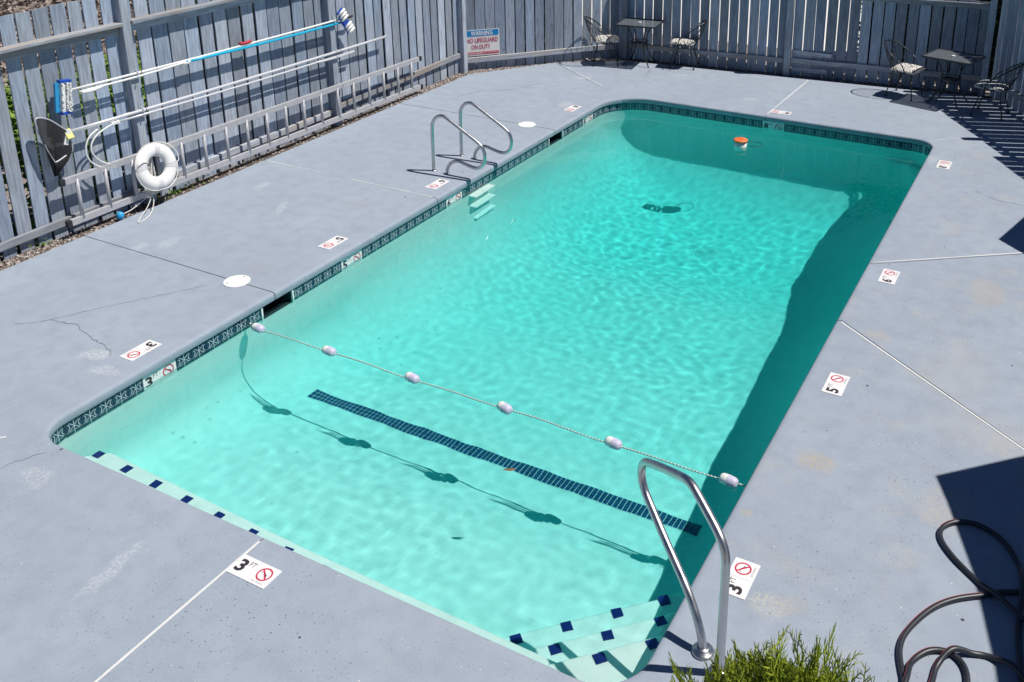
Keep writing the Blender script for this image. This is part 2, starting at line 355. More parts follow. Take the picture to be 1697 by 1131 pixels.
def slab(i0, i1, outer_pts, a=None, b=None):
    """slab whose pool side runs OUT[i0..i1]; outer_pts go from the end of the path back to its start; a, b: exact joint coordinates at the path ends"""
    ids = [i0]
    while ids[-1] != i1: ids.append((ids[-1] + 1) % n)
    path = [list(OUT[i]) for i in ids]
    if a: path[0][1 + a[0]] = a[1]
    if b: path[-1][1 + b[0]] = b[1]
    m = MB(); L = len(path); rings = []
    for o, z in NOSE: rings.append([(*off(p, o), z) for p in path])
    m.add([q for r_ in rings for q in r_], [(k * L + i, k * L + i + 1, (k + 1) * L + i + 1, (k + 1) * L + i) for k in range(len(NOSE) - 1) for i in range(L - 1)])
    top = [(x, y, 0) for x, y, z in rings[0]] + [(x, y, 0) for x, y in outer_pts]
    T = len(top); fs = [tuple(range(T - 1, -1, -1))]
    m.add(top + [(x, y, -.09) for x, y, z in top], fs + [(k, (k + 1) % T, T + (k + 1) % T, T + k) for k in range(L - 1, T)])
    # close the nose ends
    for e in (0, L - 1):
        m.add([r_[e] for r_ in rings], [tuple(range(len(NOSE)))])
    o = m.build('slab', DECK, deck)
    bm = bmesh.new(); bm.from_mesh(o.data); bmesh.ops.remove_doubles(bm, verts=bm.verts, dist=1e-5); bmesh.ops.recalc_face_normals(bm, faces=bm.faces)
    bmesh.ops.triangulate(bm, faces=[f for f in bm.faces if len(f.verts) > 4])
    for f in bm.faces: f.smooth = True
    for ed in bm.edges: ed.smooth = len(ed.link_faces) == 2 and ed.calc_face_angle(9.) < .55
    bm.to_mesh(o.data); bm.free()
    return o
J = .005                                          # half joint
iy = lambda y: idx_at(PX0, y); ir = lambda y: idx_at(PX1, y)
cNL, cFL = idx_at(PX0 + .07, PY0 + .07), idx_at(PX0 + .18, PY1 - .18); cFR, cNR = idx_at(PX1 - .09, PY1 - .09), idx_at(PX1 - .09, PY0 + .09)
LX = -9.24
slab(cNL, iy(6.06), [(LX, 6.06 - J), (LX, 1.45), (-8.66, 1.45)], b=(1, 6.06 - J))
slab(iy(6.06), iy(8.70), [(LX, 8.70 - J), (LX, 6.06 + J)], a=(1, 6.06 + J), b=(1, 8.70 - J))
slab(iy(8.70), iy(11.55), [(LX, 11.55 - J), (LX, 8.70 + J)], a=(1, 8.70 + J), b=(1, 11.55 - J))
slab(iy(11.55), cFL, [(-8.32, 14.82), (LX, 13.45), (LX, 11.55 + J)], a=(1, 11.55 + J))
slab(cFL, idx_at(-4.04, PY1), [(-4.0 - J, 15.86), (-7.28, 15.52), (-8.31, 14.83)], b=(0, -4.04 - J))
slab(idx_at(-4.04, PY1), cFR, [(1.05, 15.9), (-1.4, 16.1), (-4.0 + J, 15.86)], a=(0, -4.04 + J))
slab(cFR, ir(9.35), [(3.1, 12.75), (3.1, 15.9), (1.07, 15.9)], b=(1, 9.35 + J))
slab(ir(9.35), ir(8.06), [(3.1, 4.52), (3.1, 12.74)], a=(1, 9.35 - J), b=(1, 8.06 + J))
slab(ir(8.06), cNR, [(.5, 1.45), (3.1, 1.45), (3.1, 4.50)], a=(1, 8.06 - J))
slab(cNR, idx_at(-4.17, PY0), [(-4.17 + J, 1.45), (.49, 1.45)], b=(0, -4.17 + J))
slab(idx_at(-4.17, PY0), cNL, [(-8.65, 1.45), (-4.17 - J, 1.45)], a=(0, -4.17 - J))
def strip(pts, wd=.016, mat=STRIP, z=.0025, name='joint_strip', jit=0.):
    m = MB(); vs = []; P = [Vector((x, y)) for x, y in pts]
    for i, p in enumerate(P):
        d = (P[min(i + 1, len(P) - 1)] - P[max(i - 1, 0)]).normalized(); nn = Vector((-d.y, d.x)) * wd / 2 * (1 + random.uniform(-jit, jit))
        vs += [(*(p + nn), z), (*(p - nn), z)]
    m.add(vs, [(2 * i, 2 * i + 1, 2 * i + 3, 2 * i + 2) for i in range(len(P) - 1)]); return m.build(name, mat, deck)
def lerp_pts(a, b, k=12, j=.0): return [(a[0] + (b[0] - a[0]) * i / k + random.uniform(-j, j), a[1] + (b[1] - a[1]) * i / k + random.uniform(-j, j)) for i in range(k + 1)]
strip(lerp_pts((-4.17, 3.55), (-4.17, 1.5)), .019, jit=.15); strip(lerp_pts((-1.57, 8.03), (3.0, 4.60)), .016, jit=.1)
strip(lerp_pts((-4.04, 13.65), (-4.0, 15.8)), .018, jit=.3); strip(lerp_pts((-6.62, 3.47), (-8.6, 1.52)), .014, jit=.3)
strip(lerp_pts((-1.56, 9.39), (1.2, 11.38)), .014, jit=.4); strip(lerp_pts((-9.2, 8.70), (-6.56, 8.70)), .010, jit=.5); strip(lerp_pts((-1.6, 13.63), (-1.0, 14.14)), .012, jit=.4)
strip(lerp_pts((-8.1, 14.7), (-6.9, 13.88)), .012, jit=.6)
# hairline cracks
CR = plain('crack_line', (.10, .105, .12), .95)
def crack(pts, wd=.006):
    P = []
    for a, b in zip(pts, pts[1:]): P += lerp_pts(a, b, 6, .012)[:-1]
    strip(P + [pts[-1]], wd, CR, .0015, 'crack', .6)
crack([(-8.12, 4.53), (-7.90, 4.72), (-7.62, 4.78), (-7.28, 4.68), (-7.12, 4.68), (-6.97, 4.63), (-6.90, 4.56)]); crack([(-7.90, 4.73), (-7.76, 5.0), (-7.55, 5.32), (-7.42, 5.5), (-7.18, 5.86)], .004)
crack([(-6.2, 3.5), (-6.3, 3.28), (-6.42, 3.02), (-6.5, 2.9)], .004); crack([(-1.02, 4.42), (-.86, 4.33), (-.80, 4.27), (-.66, 4.20)], .004)
crack([(-8.7, 12.1), (-8.5, 12.7), (-8.1, 13.0), (-7.9, 13.5)], .005); crack([(-6.65, 15.45), (-6.6, 15.1), (-6.5, 14.7)], .005); crack([(-.9, 11.9), (-.6, 11.7), (-.35, 11.7)], .004)

# ------------------------------------------------------------------ the pool
pool = thing('swimming_pool', 'rectangular turquoise swimming pool with rounded corners and navy waterline tiles', 'pool', (0, 0, 0))
def tab(y, T):
    for (a, va), (b, vb) in zip(T, T[1:]):
        if y <= b: t = max(0, (y - a) / (b - a)); t = t * t * (3 - 2 * t); return va + (vb - va) * t
    return T[-1][1]
ZF = lambda y: tab(y, ((3.6, -1.14), (4.7, -1.22), (5.9, -1.47), (7.1, -1.75), (9.1, -2.1), (11.2, -2.7), (13.6, -2.8)))
RC = lambda y: tab(y, ((3.6, .25), (6.0, .55), (9.0, 1.5), (12.0, 1.8), (13.6, 2.0)))
WALL = .03
XM = (PX0 + PX1) / 2
def floor_z(x, y):
    rc = RC(y); ux = max(0., 1 - (min(x - PX0, PX1 - x) + WALL) / rc); uy = max(0., 1 - (min(y - PY0, PY1 - y) + WALL) / (rc if y > 8 else .25))
    u = min(1., (ux ** 8 + uy ** 8) ** .125); return ZF(y) + (rc if uy < .001 or y > 8 else min(rc, .4)) * (1 - math.sqrt(max(0., 1 - u * u)))
rings = [[(*off(p, WALL), -.085) for p in OUT], [(*off(p, WALL), -.27) for p in OUT]]
for k in range(25):
    tt = (k / 24) ** 1.7; rg = []
    for p in OUT:
        x, y = off(p, WALL); sx_, sy_ = XM, min(max(y, PY0 + 2.2), PY1 - 2.2); x, y = x + (sx_ - x) * tt, y + (sy_ - y) * tt; rg.append((x, y, floor_z(x, y)))
    rings.append(rg)
m = MB(); fs = []
def in_skim(i):
    ym = (OUT[i][2] + OUT[(i + 1) % n][2]) / 2
    return OUT[i][0] is None and abs(OUT[i][1] - PX0) < .01 and abs(OUT[(i + 1) % n][1] - PX0) < .01 and any(a < ym < b for a, b in SKIM)
for k in range(len(rings) - 1):
    for i in range(n):
        if k == 0 and in_skim(i): continue
        fs.append((k * n + i, k * n + (i + 1) % n, (k + 1) * n + (i + 1) % n, (k + 1) * n + i))
m.add([q for r_ in rings for q in r_], fs); shell = wet(m.build('shell', PLASTER, pool))
bm = bmesh.new(); bm.from_mesh(shell.data); bmesh.ops.remove_doubles(bm, verts=bm.verts, dist=.004); bmesh.ops.dissolve_degenerate(bm, edges=bm.edges, dist=.001); bmesh.ops.recalc_face_normals(bm, faces=bm.faces); bm.to_mesh(shell.data); bm.free()
shell.data.polygons.foreach_set('use_smooth', [True] * len(shell.data.polygons))
for a, b in SKIM:                                 # skimmer mouths in the left wall
    m = MB(); x0, x1 = PX0 - WALL - .26, PX0 - WALL + .002
    m.add([(x1, a, -.085), (x1, b, -.085), (x1, b, -.27), (x1, a, -.27), (x0, a, -.085), (x0, b, -.085), (x0, b, -.27), (x0, a, -.27)],
          [(4, 5, 6, 7), (0, 1, 5, 4), (1, 2, 6, 5), (2, 3, 7, 6), (3, 0, 4, 7)]); wet(m.build('skimmer_mouth', plain('skimmer_dark', (.02, .05, .06), .6), pool))
    for q in (a - .004, b + .004): m = MB(); m.box((PX0 - .022, q, -.175), (.02, .018, .17)); wet(m.build('skimmer_trim', WPLASTIC, pool))
# waterline tiles
tm = MB(); tm.box((0, 0, 0), (.1505, .012, .156)); tile_me = tm.mesh('tile', WTILE)
MARKS_L = ((4.56, 4.90, '3'), (7.02, 7.35, '5'), (8.90, 9.24, '6'), (12.45, 12.78, '8')); MARK_F = (-4.08, -3.75)
def lay(y0, y1, place):
    k = max(1, round((y1 - y0) / .1535)); p = (y1 - y0) / k
    for i in range(k): place(y0 + (i + .5) * p, p / .1535)
def tile_at(x, y, rz, sx=1.): return wet(obj('tile', tile_me, pool, (x, y, -.165), (0, 0, rz), (sx, 1, 1)))
stops = sorted([(a, b) for a, b, _ in MARKS_L] + [(a - .013, b + .013) for a, b in SKIM]); y = PY0 + RAD['NL']
for a, b in stops + [(PY1 - RAD['FL'], 0)]:
    if a - y > .05: lay(y, a, lambda q, s: tile_at(PX0 - WALL + .003, q, -math.pi / 2, s))
    y = b
for a, b in ((PX0 + RAD['FL'], MARK_F[0]), (MARK_F[1], PX1 - RAD['FR'])): lay(a, b, lambda q, s: tile_at(q, PY1 + WALL - .003, 0, s))
lay(PY0 + RAD['NR'], PY1 - RAD['FR'], lambda q, s: tile_at(PX1 + WALL - .003, q, math.pi / 2, s)); lay(PX0 + RAD['NL'], PX1 - RAD['NR'], lambda q, s: tile_at(q, PY0 - WALL + .003, 0, s))
for key, cx, cy, a0 in (('NL', 1, 1, 180), ('FL', 1, -1, 90), ('FR', -1, -1, 0), ('NR', -1, 1, 270)):
    r = RAD[key]; x = (PX0 if cx > 0 else PX1) + cx * r; yy = (PY0 if cy > 0 else PY1) + cy * r; rr = r + WALL - .004; k = max(3, round(rr * math.pi / 2 / .1535))
    for i in range(k):
        a = R(a0) + (i + .5) / k * math.pi / 2; tile_at(x + rr * math.cos(a), yy + rr * math.sin(a), a + math.pi / 2, rr * math.pi / 2 / k / .1535)

# --- lettering helpers (flat print)
def text_verts(txt, size, bold=0.):
    cu = bpy.data.curves.new('txt', 'FONT'); cu.body = txt; cu.size = size; cu.offset = bold; cu.align_x = 'CENTER'; cu.resolution_u = 3
    o = bpy.data.objects.new('txt', cu); C.objects.link(o); bpy.context.view_layer.update()
    me = o.to_mesh(); vs = [v.co.copy() for v in me.vertices]; fs = [tuple(p.vertices) for p in me.polygons]
    o.to_mesh_clear(); bpy.data.objects.remove(o); bpy.data.curves.remove(cu)
    return vs, fs
def put_text(mb, txt, cx, cy, wd, ht, z, bold=0.):
    vs, fs = text_verts(txt, 1., bold); xs = [v.x for v in vs]; ys = [v.y for v in vs]; ax, bx, ay, by = min(xs), max(xs), min(ys), max(ys)
    mb.add([(cx + ((v.x - ax) / (bx - ax) - .5) * wd, cy + ((v.y - ay) / (by - ay) - .5) * ht, z) for v in vs], fs)
def no_diving(z):
    m = MB(); N = 28; ro, ri, cx, cy = .052, .041, .232, .088
    m.add([(cx + r_ * math.cos(2 * math.pi * k / N), cy + r_ * math.sin(2 * math.pi * k / N), z) for r_ in (ri, ro) for k in range(N)], [(k, N + k, N + (k + 1) % N, (k + 1) % N) for k in range(N)])
    d = Vector((.7071, -.7071)); p = Vector((.7071, .7071)) * .0045; c = Vector((cx, cy))
    m.add([(*(c - d * .044 + p), z + .0003), (*(c - d * .044 - p), z + .0003), (*(c + d * .044 - p), z + .0003), (*(c + d * .044 + p), z + .0003)], [(0, 1, 2, 3)])
    f = MB()                                      # little diver: body, arms, legs
    for (ax, ay), (bx, by), wd in (((-.02, .02), (.012, -.004), .009), ((.012, -.004), (.026, -.020), .006), ((-.02, .02), (-.03, .004), .004), ((-.008, .012), (-.026, .030), .004), ((.008, 0), (.024, -.003), .004)):
        a, b = c + Vector((ax, ay)), c + Vector((bx, by)); q = Vector((-(b - a).y, (b - a).x)).normalized() * wd / 2
        f.add([(*(a + q), z + .0001), (*(a - q), z + .0001), (*(b - q), z + .0001), (*(b + q), z + .0001)], [(0, 1, 2, 3)])
    return m, f
MARKER = {}
def marker_meshes(num):
    if num in MARKER: return MARKER[num]
    base = MB(); base.box((.0765, .08, -.004), (.151, .158, .012)); base.box((.2305, .08, -.004), (.153, .158, .012))
    z = .0026
    dg = MB(); put_text(dg, num, .052, .082, .062, .098, z, .035)
    ft = MB(); put_text(ft, 'FT', .116, .114, .044, .036, z)
    sy, dv = no_diving(z); nd = MB(); put_text(nd, 'NO DIVING', .232, .022, .088, .013, z)
    MARKER[num] = [('tile', base.mesh('tile', WHITE)), ('number', dg.mesh('number', INK)), ('lettering', ft.mesh('lettering', INK)), ('prohibition_ring', sy.mesh('prohibition_ring', REDINK)),
                   ('diver_symbol', dv.mesh('diver_symbol', INK)), ('caption', nd.mesh('caption', GREYINK))]
    return MARKER[num]
def marker(num, cx, cy, rz, label):
    # centre of the .31 x .16 pair of tiles; local +y faces the pool
    o = Vector((-.155, -.08)); o.rotate(Matrix.Rotation(rz, 2)); t = thing('depth_marker', label, 'depth marker', (cx + o.x, cy + o.y, .0022), rz, 'depth markers set in the deck')
    for nm, me in marker_meshes(num): obj(nm, me, t)
q = math.pi / 2
marker('3', -4.01, 3.345, 0, '3 FT no-diving marker on the deck by the joint at the shallow end')
for yc, nm, lab in ((4.755, '3', '3 FT no-diving marker on the fence-side deck near the shallow corner'), (7.18, '5', '5 FT no-diving marker on the fence-side deck past the skimmer lid'),
                    (9.06, '6', '6 FT no-diving marker beside the curved ladder rails'), (12.56, '8', '8 FT no-diving marker on the deck near the warning sign corner')): marker(nm, -6.75, yc, -q, lab)
marker('8', -3.89, 13.845, math.pi, '8 FT no-diving marker on the deck at the deep end, by the white joint')
for yc, nm, lab in ((4.68, '3', '3 FT no-diving marker behind the steel stair handrail'), (7.02, '5', '5 FT no-diving marker on the open deck opposite the ladder rails'),
                    (9.14, '6', '6 FT no-diving marker beside the deck joint, opposite the ladder rails'), (12.66, '8', '8 FT no-diving marker at the shaded table end of the pool')): marker(nm, -1.37, yc, q, lab)
for a, b, num in MARKS_L:                         # the same pair standing in the waterline
    h = obj('depth_tile', None, pool, (PX0 - WALL + .004, b, -.245), (R(90), 0, -q))
    h.rotation_euler = (0, 0, 0); h.matrix_local = Matrix.Translation((PX0 - WALL + .006, a, -.243)) @ Matrix(((0, 0, 1, 0), (1, 0, 0, 0), (0, 1, 0, 0), (0, 0, 0, 1))) @ Matrix.Scale((b - a) / .31, 4, (1, 0, 0))
    for nm, me in marker_meshes(num): wet(obj(nm, me, h))
h = obj('depth_tile', None, pool); h.matrix_local = Matrix.Translation((MARK_F[0], PY1 + WALL - .006, -.243)) @ Matrix(((1, 0, 0, 0), (0, 0, -1, 0), (0, 1, 0, 0), (0, 0, 0, 1))) @ Matrix.Scale((MARK_F[1] - MARK_F[0]) / .31, 4, (1, 0, 0))
for nm, me in marker_meshes('8'): wet(obj(nm, me, h))

# --- bench along the shallow wall and the corner steps, with cobalt marker tiles on their edges
def tread(poly, z, name):
    m = MB(); m.prism(poly, -1.5, z); o = m.build(name, PLASTER, pool); bevel(o, .02, 3); return wet(o)
BZ = -.47
bench = tread([(-6.36, PY0 - .02), (-1.7, PY0 - .02), (-1.7, 3.93), (-4.2, 3.93), (-6.22, 3.99), (-6.36, 3.86)], BZ, 'bench')
dm = MB(); dm.box((0, 0, 0), (.070, .070, .012)); dot_me = dm.mesh('marker_tile', COBALT)
def dot(x, y, z, rz, par): wet(obj('marker_tile', dot_me, par, (x, y, z + .002), (random.uniform(-.04, .04), 0, rz)))
for k in range(11): dot(-6.27 + .334 * k, 3.922 - .013 * k, BZ, random.uniform(-.05, .05), bench)
CX, CY = PX1 + .05, PY0 - .05                     # steps fan out of the near right corner
for d, z, lab in ((1.225, -.93, ((-2.67, 4.19), (-2.43, 4.43), (-2.19, 4.68), (-1.955, 4.925))), (.945, -.68, ((-2.34, 4.11), (-2.10, 4.355), (-1.85, 4.61))), (.66, -.43, ((-2.0, 4.045), (-1.765, 4.285)))):
    s2 = (d + .05) * 1.4142
    st = tread([(CX, CY), (CX, CY + s2), (CX - s2, CY)][::-1], z, 'step')
    for x, y in lab: dot(x, y, z, R(45) + random.uniform(-.06, .06), st)
# --- stripe of small navy tiles across the slope break
sm = MB(); sm.box((0, 0, 0), (.0360, .0360, .01)); st_me = sm.mesh('stripe_tile', NAVY); p = .043
cols = 90; xs0 = -5.965
for i in range(cols):
    for j in range(3):
        x = xs0 + (i + .5) * p; yy = 5.852 + j * p + .024 * (x + 5.97); sl_ = (ZF(yy + .05) - ZF(yy - .05)) / .1
        wet(obj('stripe_tile', st_me, pool, (x, yy, ZF(yy) + .004), (math.atan(sl_), 0, random.uniform(-.02, .02))))
gb = MB(); gq = [(xs0 - .006, 5.826), (xs0 + cols * p + .006, 5.826 + .024 * cols * p), (xs0 + cols * p + .006, 5.964 + .024 * cols * p), (xs0 - .006, 5.964)]
gb.add([(x, y, ZF(y) + .003) for x, y in gq], [(0, 1, 2, 3)])
wet(gb.build('grout_bed', plain('pale_grout', (.72, .80, .82), .9), pool))
# --- recessed ladder treads on the left wall
for z in (-.33, -.66, -1.02):
    m = MB(); m.box((PX0 + .015, 9.63, z), (.115, .46, .04)); wet(bevel(m.build('ladder_tread', TREAD, pool), .01))
# --- main drain and light
m = MB(); m.lathe([(.16, 0), (.15, .012), (.05, .02)], (-4.05, 11.3, ZF(11.3) + .002), 20); wet(m.build('main_drain', WPLASTIC, pool))
for sy, sx in ((5.705, PX0 - .03), (5.705, PX1 + .03)):
    m = MB(); s = 1 if sx < -4 else -1; m.tube(spline([(sx, sy, -.14), (sx + s * .05, sy, -.14), (sx + s * .065, sy, -.165), (sx + s * .04, sy, -.18), (sx, sy, -.178)], 4), .006, 6); m.build('rope_anchor', STEEL, pool, True)

# ------------------------------------------------------------------ water
WL = -.182
def wave(x, y):
    calm = noise.noise((x * .45 + 3, y * .45, 1.7)) * .5 + .5
    a = .35 + .95 * calm
    if x < -5.2: a *= max(.35, 1 - (-5.2 - x) * .6)
    d2 = min((x + 1.8) ** 2 + (y - 4.6) ** 2, (x + 3.7) ** 2 + (y - 4.4) ** 2 * 1.4)
    a += .7 * math.exp(-d2 / 1.1)
    v = noise.noise((x * 3.6, y * 3.6, 0)) * .0013 + noise.noise((x * 9.0 + 5, y * 9.0, 3)) * .00085 + noise.noise((x * 17, y * 17 + 9, 6)) * .00042
    return v * a
e = .024; st_ = .035; nx = int((PX1 - PX0 + 2 * (WALL + e)) / st_); ny = int((PY1 - PY0 + 2 * (WALL + e)) / st_)
vs = []
for j in range(ny + 1):
    yy = PY0 - WALL - e + (PY1 - PY0 + 2 * (WALL + e)) * j / ny
    for i in range(nx + 1):
        x = PX0 - WALL - e + (PX1 - PX0 + 2 * (WALL + e)) * i / nx; vs.append((x, yy, WL + wave(x, yy)))
m = MB(); m.add(vs, [(j * (nx + 1) + i, j * (nx + 1) + i + 1, (j + 1) * (nx + 1) + i + 1, (j + 1) * (nx + 1) + i) for j in range(ny) for i in range(nx)])
wm = NT('water_surface'); wm.t.nodes.remove(wm.b); gl = wm.n('BsdfGlass'); gl.inputs['IOR'].default_value = 1.333; gl.inputs['Roughness'].default_value = 0; wm.l(gl.outputs[0], wm.out.inputs[0])
water = m.build('water', wm.mat, None, True, kind='structure'); water.cycles.is_caustics_caster = True
vm = NT('water_body'); vm.t.nodes.remove(vm.b); va = vm.n('VolumeAbsorption'); va.inputs[0].default_value = (0, .905, .898, 1); va.inputs[1].default_value = .80; vm.l(va.outputs[0], vm.out.inputs[1])
e = .045; m = MB(); m.box(((PX0 + PX1) / 2, (PY0 + PY1) / 2, (WL + .02 - 3.1) / 2), (PX1 - PX0 + 2 * (WALL + e), PY1 - PY0 + 2 * (WALL + e), 3.1 + WL + .02))
m.build('water_body', vm.mat, None, kind='structure')

# ------------------------------------------------------------------ things on and in the pool
r_ = thing('float_rope', 'twisted safety rope with white and lilac floats strung across the water', 'rope', (0, 0, 0))
m = MB(); RY = 5.705; rp = []
FX = [-6.37, -5.52, -4.61, -3.69, -2.72, -1.80]
for k in range(121):
    x = PX0 + .03 + (PX1 - PX0 - .06) * k / 120; rp.append((x, RY + .006 * math.sin(x * 3.1), -.176 + .006 * math.sin(x * 7)))
m.tube(rp, .0065, 6); m.build('rope', ROPE, r_, True)
for k, x in enumerate(FX):
    fl = obj('float', None, r_, (x, RY, -.170), (random.uniform(0, 6), 0, random.uniform(-.12, .12) - (.15 if k else 0)))
    hf = [(.012, -.068), (.030, -.064), (.041, -.045), (.043, -.004), (.043, 0)]; rot = Matrix.Rotation(R(90), 3, 'Y')
    a = MB(); a.lathe(hf, M=rot, n=18); a.build('white_half', WPLASTIC, fl, True)
    a = MB(); a.lathe([(r, -z) for r, z in reversed(hf)], M=rot, n=18); a.build('lilac_half', LILAC, fl, True)  # lilac end of the two-tone float, its shaded tone kept in the colour
    a = MB(); a.lathe([(.0445, -.004), (.0445, .004)], M=rot, n=18); a.build('seam_band', LILAC, fl, True)
t = thing('chlorine_floater', 'round chlorine floater with orange lid drifting near the deep end wall', 'floater', (-4.09, 12.62, WL))
m = MB(); m.lathe([(.07, -.16), (.085, -.15), (.088, -.02), (.09, .075)], n=24); wet(m.build('body', WPLASTIC, t, True))
m = MB(); m.lathe([(.098, .074), (.101, .080), (.101, .094), (.09, .102), (.02, .106)], n=24); m.build('lid', ORANGE, t, True)
m = MB(); m.box((0, 0, .109), (.07, .012, .008), .3); m.build('grip', ORANGE, t)
m = MB(); m.tube(spline([(.03, .10, .03), (.08, .20, .012), (.20, .24, .008), (.27, .16, .008), (.22, .06, .008), (.12, .02, .006)], 6), .0045, 6); m.build('tether_loop', BLACK, t, True)
leaf = MB(); leaf.add([(0, 0, 0), (.03, .012, .004), (.07, .006, .012), (.10, .0, .006), (.06, -.016, .002), (.03, -.014, .004)], [(0, 1, 2, 4, 5), (2, 3, 4)])
leaf.build('fallen_leaf', plain('brown_leaf', (.16, .09, .04), .7), None, loc=(-3.30, 5.05, WL + .012), rot=(0, .1, .6), label='small curled brown leaf floating over the navy tile stripe', category='leaf')

# ladder rails
LR = [(-7.06, 0), (-7.06, .30), (-7.055, .57), (-7.035, .655), (-6.98, .725), (-6.905, .752), (-6.83, .735), (-6.59, .605), (-6.36, .475), (-6.30, .40), (-6.283, .31), (-6.31, .215), (-6.38, .158), (-6.46, .150), (-6.55, .168), (-6.66, .192), (-6.73, .185), (-6.80, .14), (-6.845, .07), (-6.855, 0)]
for yy, lab in ((9.42, 'curved steel pool ladder rail next to the 6 FT marker'), (10.04, 'curved steel pool ladder rail on the deep side of its twin')):
    t = thing('ladder_rail', lab, 'ladder rail', (-7.06, yy, 0), 0, 'pair of ladder rails')
    m = MB(); m.tube([(x + 7.06, 0, z) for x, _, z in spline([(x, 0, z) for x, z in LR], 4)], .0215, 14); m.build('tube', STEEL, t, True)
    for bx in (0, .205):
        m = MB(); m.lathe([(.034, 0), (.034, .006), (.024, .012)], (bx, 0, .001), 18); m.build('base_collar', STEEL, t, True)
HR = [(0, 0), (.012, .07), (.045, .14), (.11, .225), (.204, .305), (.42, .445), (.60, .572), (.655, .622), (.686, .685), (.684, .75), (.656, .80), (.60, .835), (.45, .90), (.30, .958), (.22, .984), (.165, .984), (.11, .962), (.03, .925), (-.06, .880), (-.12, .835), (-.152, .775), (-.16, .70), (-.16, .4), (-.16, 0)]
hd = Vector((-.82, .57)).normalized()
t = thing('stair_handrail', 'bent steel handrail over the corner steps, base collar in the deck', 'handrail', (-1.375, 4.065, 0))
m = MB(); m.tube([(hd.x * s, hd.y * s, z) for s, _, z in spline([(s, 0, z) for s, z in HR], 5)], .0245, 18); m.build('tube', STEEL, t, True)
for s in (0, -.16):
    m = MB(); m.lathe([(.062, 0), (.063, .010), (.058, .018), (.040, .022), (.036, .034), (.028, .036)], (hd.x * s, hd.y * s, .001), 28); m.build('base_collar', STEEL, t, True)
for xx, yy, lab in ((-6.985, 6.06, 'round white skimmer lid on the dark joint beside the 5 FT marker'), (-6.965, 11.56, 'round white skimmer lid on the deck past the ladder rails')):
    t = thing('skimmer_lid', lab, 'lid', (xx, yy, 0), random.uniform(0, 3), 'skimmer lids')
    m = MB(); m.lathe([(.128, .0005), (.127, .006), (.118, .009), (.02, .010)], n=36); m.build('cover', WPLASTIC, t)
    for s in (-1, 1):
        m = MB(); m.lathe([(.011, .0102), (.009, .0112)], (s * .09, .02, 0), 10); m.build('screw', GREYINK, t)

# ------------------------------------------------------------------ fences
def board_meshes():
    out = []
    for k in range(6):
        m = MB(); N = 7; vs = []
        b1, b2 = random.uniform(-.004, .004), random.uniform(-.006, .006)
        for i in range(N):
            z = i / (N - 1); dx = b1 * math.sin(z * 3.1) ; dy = b2 * math.sin(z * 2.7 + k); e = random.uniform(-.0015, .0015)
            vs += [(-.5 + dx + e, dy, z), (.5 + dx + e, dy, z), (.5 + dx + e, dy + .018, z), (-.5 + dx + e, dy + .018, z)]
        tilt = random.uniform(-.004, .004); vs[-4] = (vs[-4][0], vs[-4][1], 1 + tilt); vs[-1] = (vs[-1][0], vs[-1][1], 1 + tilt)
        fs = [(0, 3, 2, 1), (4 * N - 4, 4 * N - 3, 4 * N - 2, 4 * N - 1)]
        for i in range(N - 1):
            for j in range(4): fs.append((4 * i + j, 4 * i + (j + 1) % 4, 4 * i + 4 + (j + 1) % 4, 4 * i + 4 + j))
        m.add(vs, fs); out.append(m)
    return out
class Fence:                                      # local x runs along the fence, local -y is the pool side
    def __init__(s, label, a, b):
        a, b = Vector(a), Vector(b); d = b - a; s.L = d.length
        s.root = thing('board_fence', label, 'fence', (a.x, a.y, 0), math.atan2(d.y, d.x), 'grey board fences round the pool')
    def boards(s, x0, x1, pitch, gap, h, lean=.3, z0=-.03, jit=.012, skip=()):
        k = max(1, round((x1 - x0) / pitch)); p = (x1 - x0) / k
        for i in range(k):
            if i in skip: continue
            gg = gap * random.uniform(.5, 1.5); wd = p - gg; hh = h + random.uniform(-jit, jit)
            mb = random.choice(BM); m = MB(); m.v = [(x * wd, y, z * (hh - z0)) for x, y, z in mb.v]; m.f = mb.f; m.m = mb.m
            m.build('board', BOARD, s.root, loc=(x0 + (i + .5) * p + random.uniform(-.2, .2) * gap, random.uniform(0, .004), z0), rot=(R(random.uniform(-.25, .25)), R(random.uniform(-lean, lean)), 0))
    def rail(s, x0, x1, z, h=.09, t=.038, y=-.001, mat=None, name='rail', rot=0.):
        m = MB(); N = max(2, int((x1 - x0) / .5)); L = x1 - x0; vs = []; fs = []
        for i in range(N + 1):
            jx = random.uniform(-.004, .004); xx = -L / 2 + L * i / N
            vs += [(xx, -t, -h / 2 + jx), (xx, 0, -h / 2 + jx), (xx, 0, h / 2 + jx), (xx, -t, h / 2 + jx)]
        for i in range(N):
            for j in range(4): fs.append((4 * i + j, 4 * i + (j + 1) % 4, 4 * i + 4 + (j + 1) % 4, 4 * i + 4 + j))
        fs += [(3, 2, 1, 0), tuple(4 * N + j for j in range(4))]; m.add(vs, fs)
        return bevel(m.build(name, mat or RAILWOOD, s.root, loc=((x0 + x1) / 2, y, z), rot=(0, rot, 0)), .004, 1)
    def post(s, x, h, wd=.108, y=-.05):
        m = MB(); m.box((0, 0, h / 2 - .04), (wd, wd, h + .08)); return bevel(m.build('post', POSTWOOD, s.root, loc=(x, y, 0), rot=(R(random.uniform(-.3, .3)), R(random.uniform(-.3, .3)), 0)), .006, 2)
BM = board_meshes()
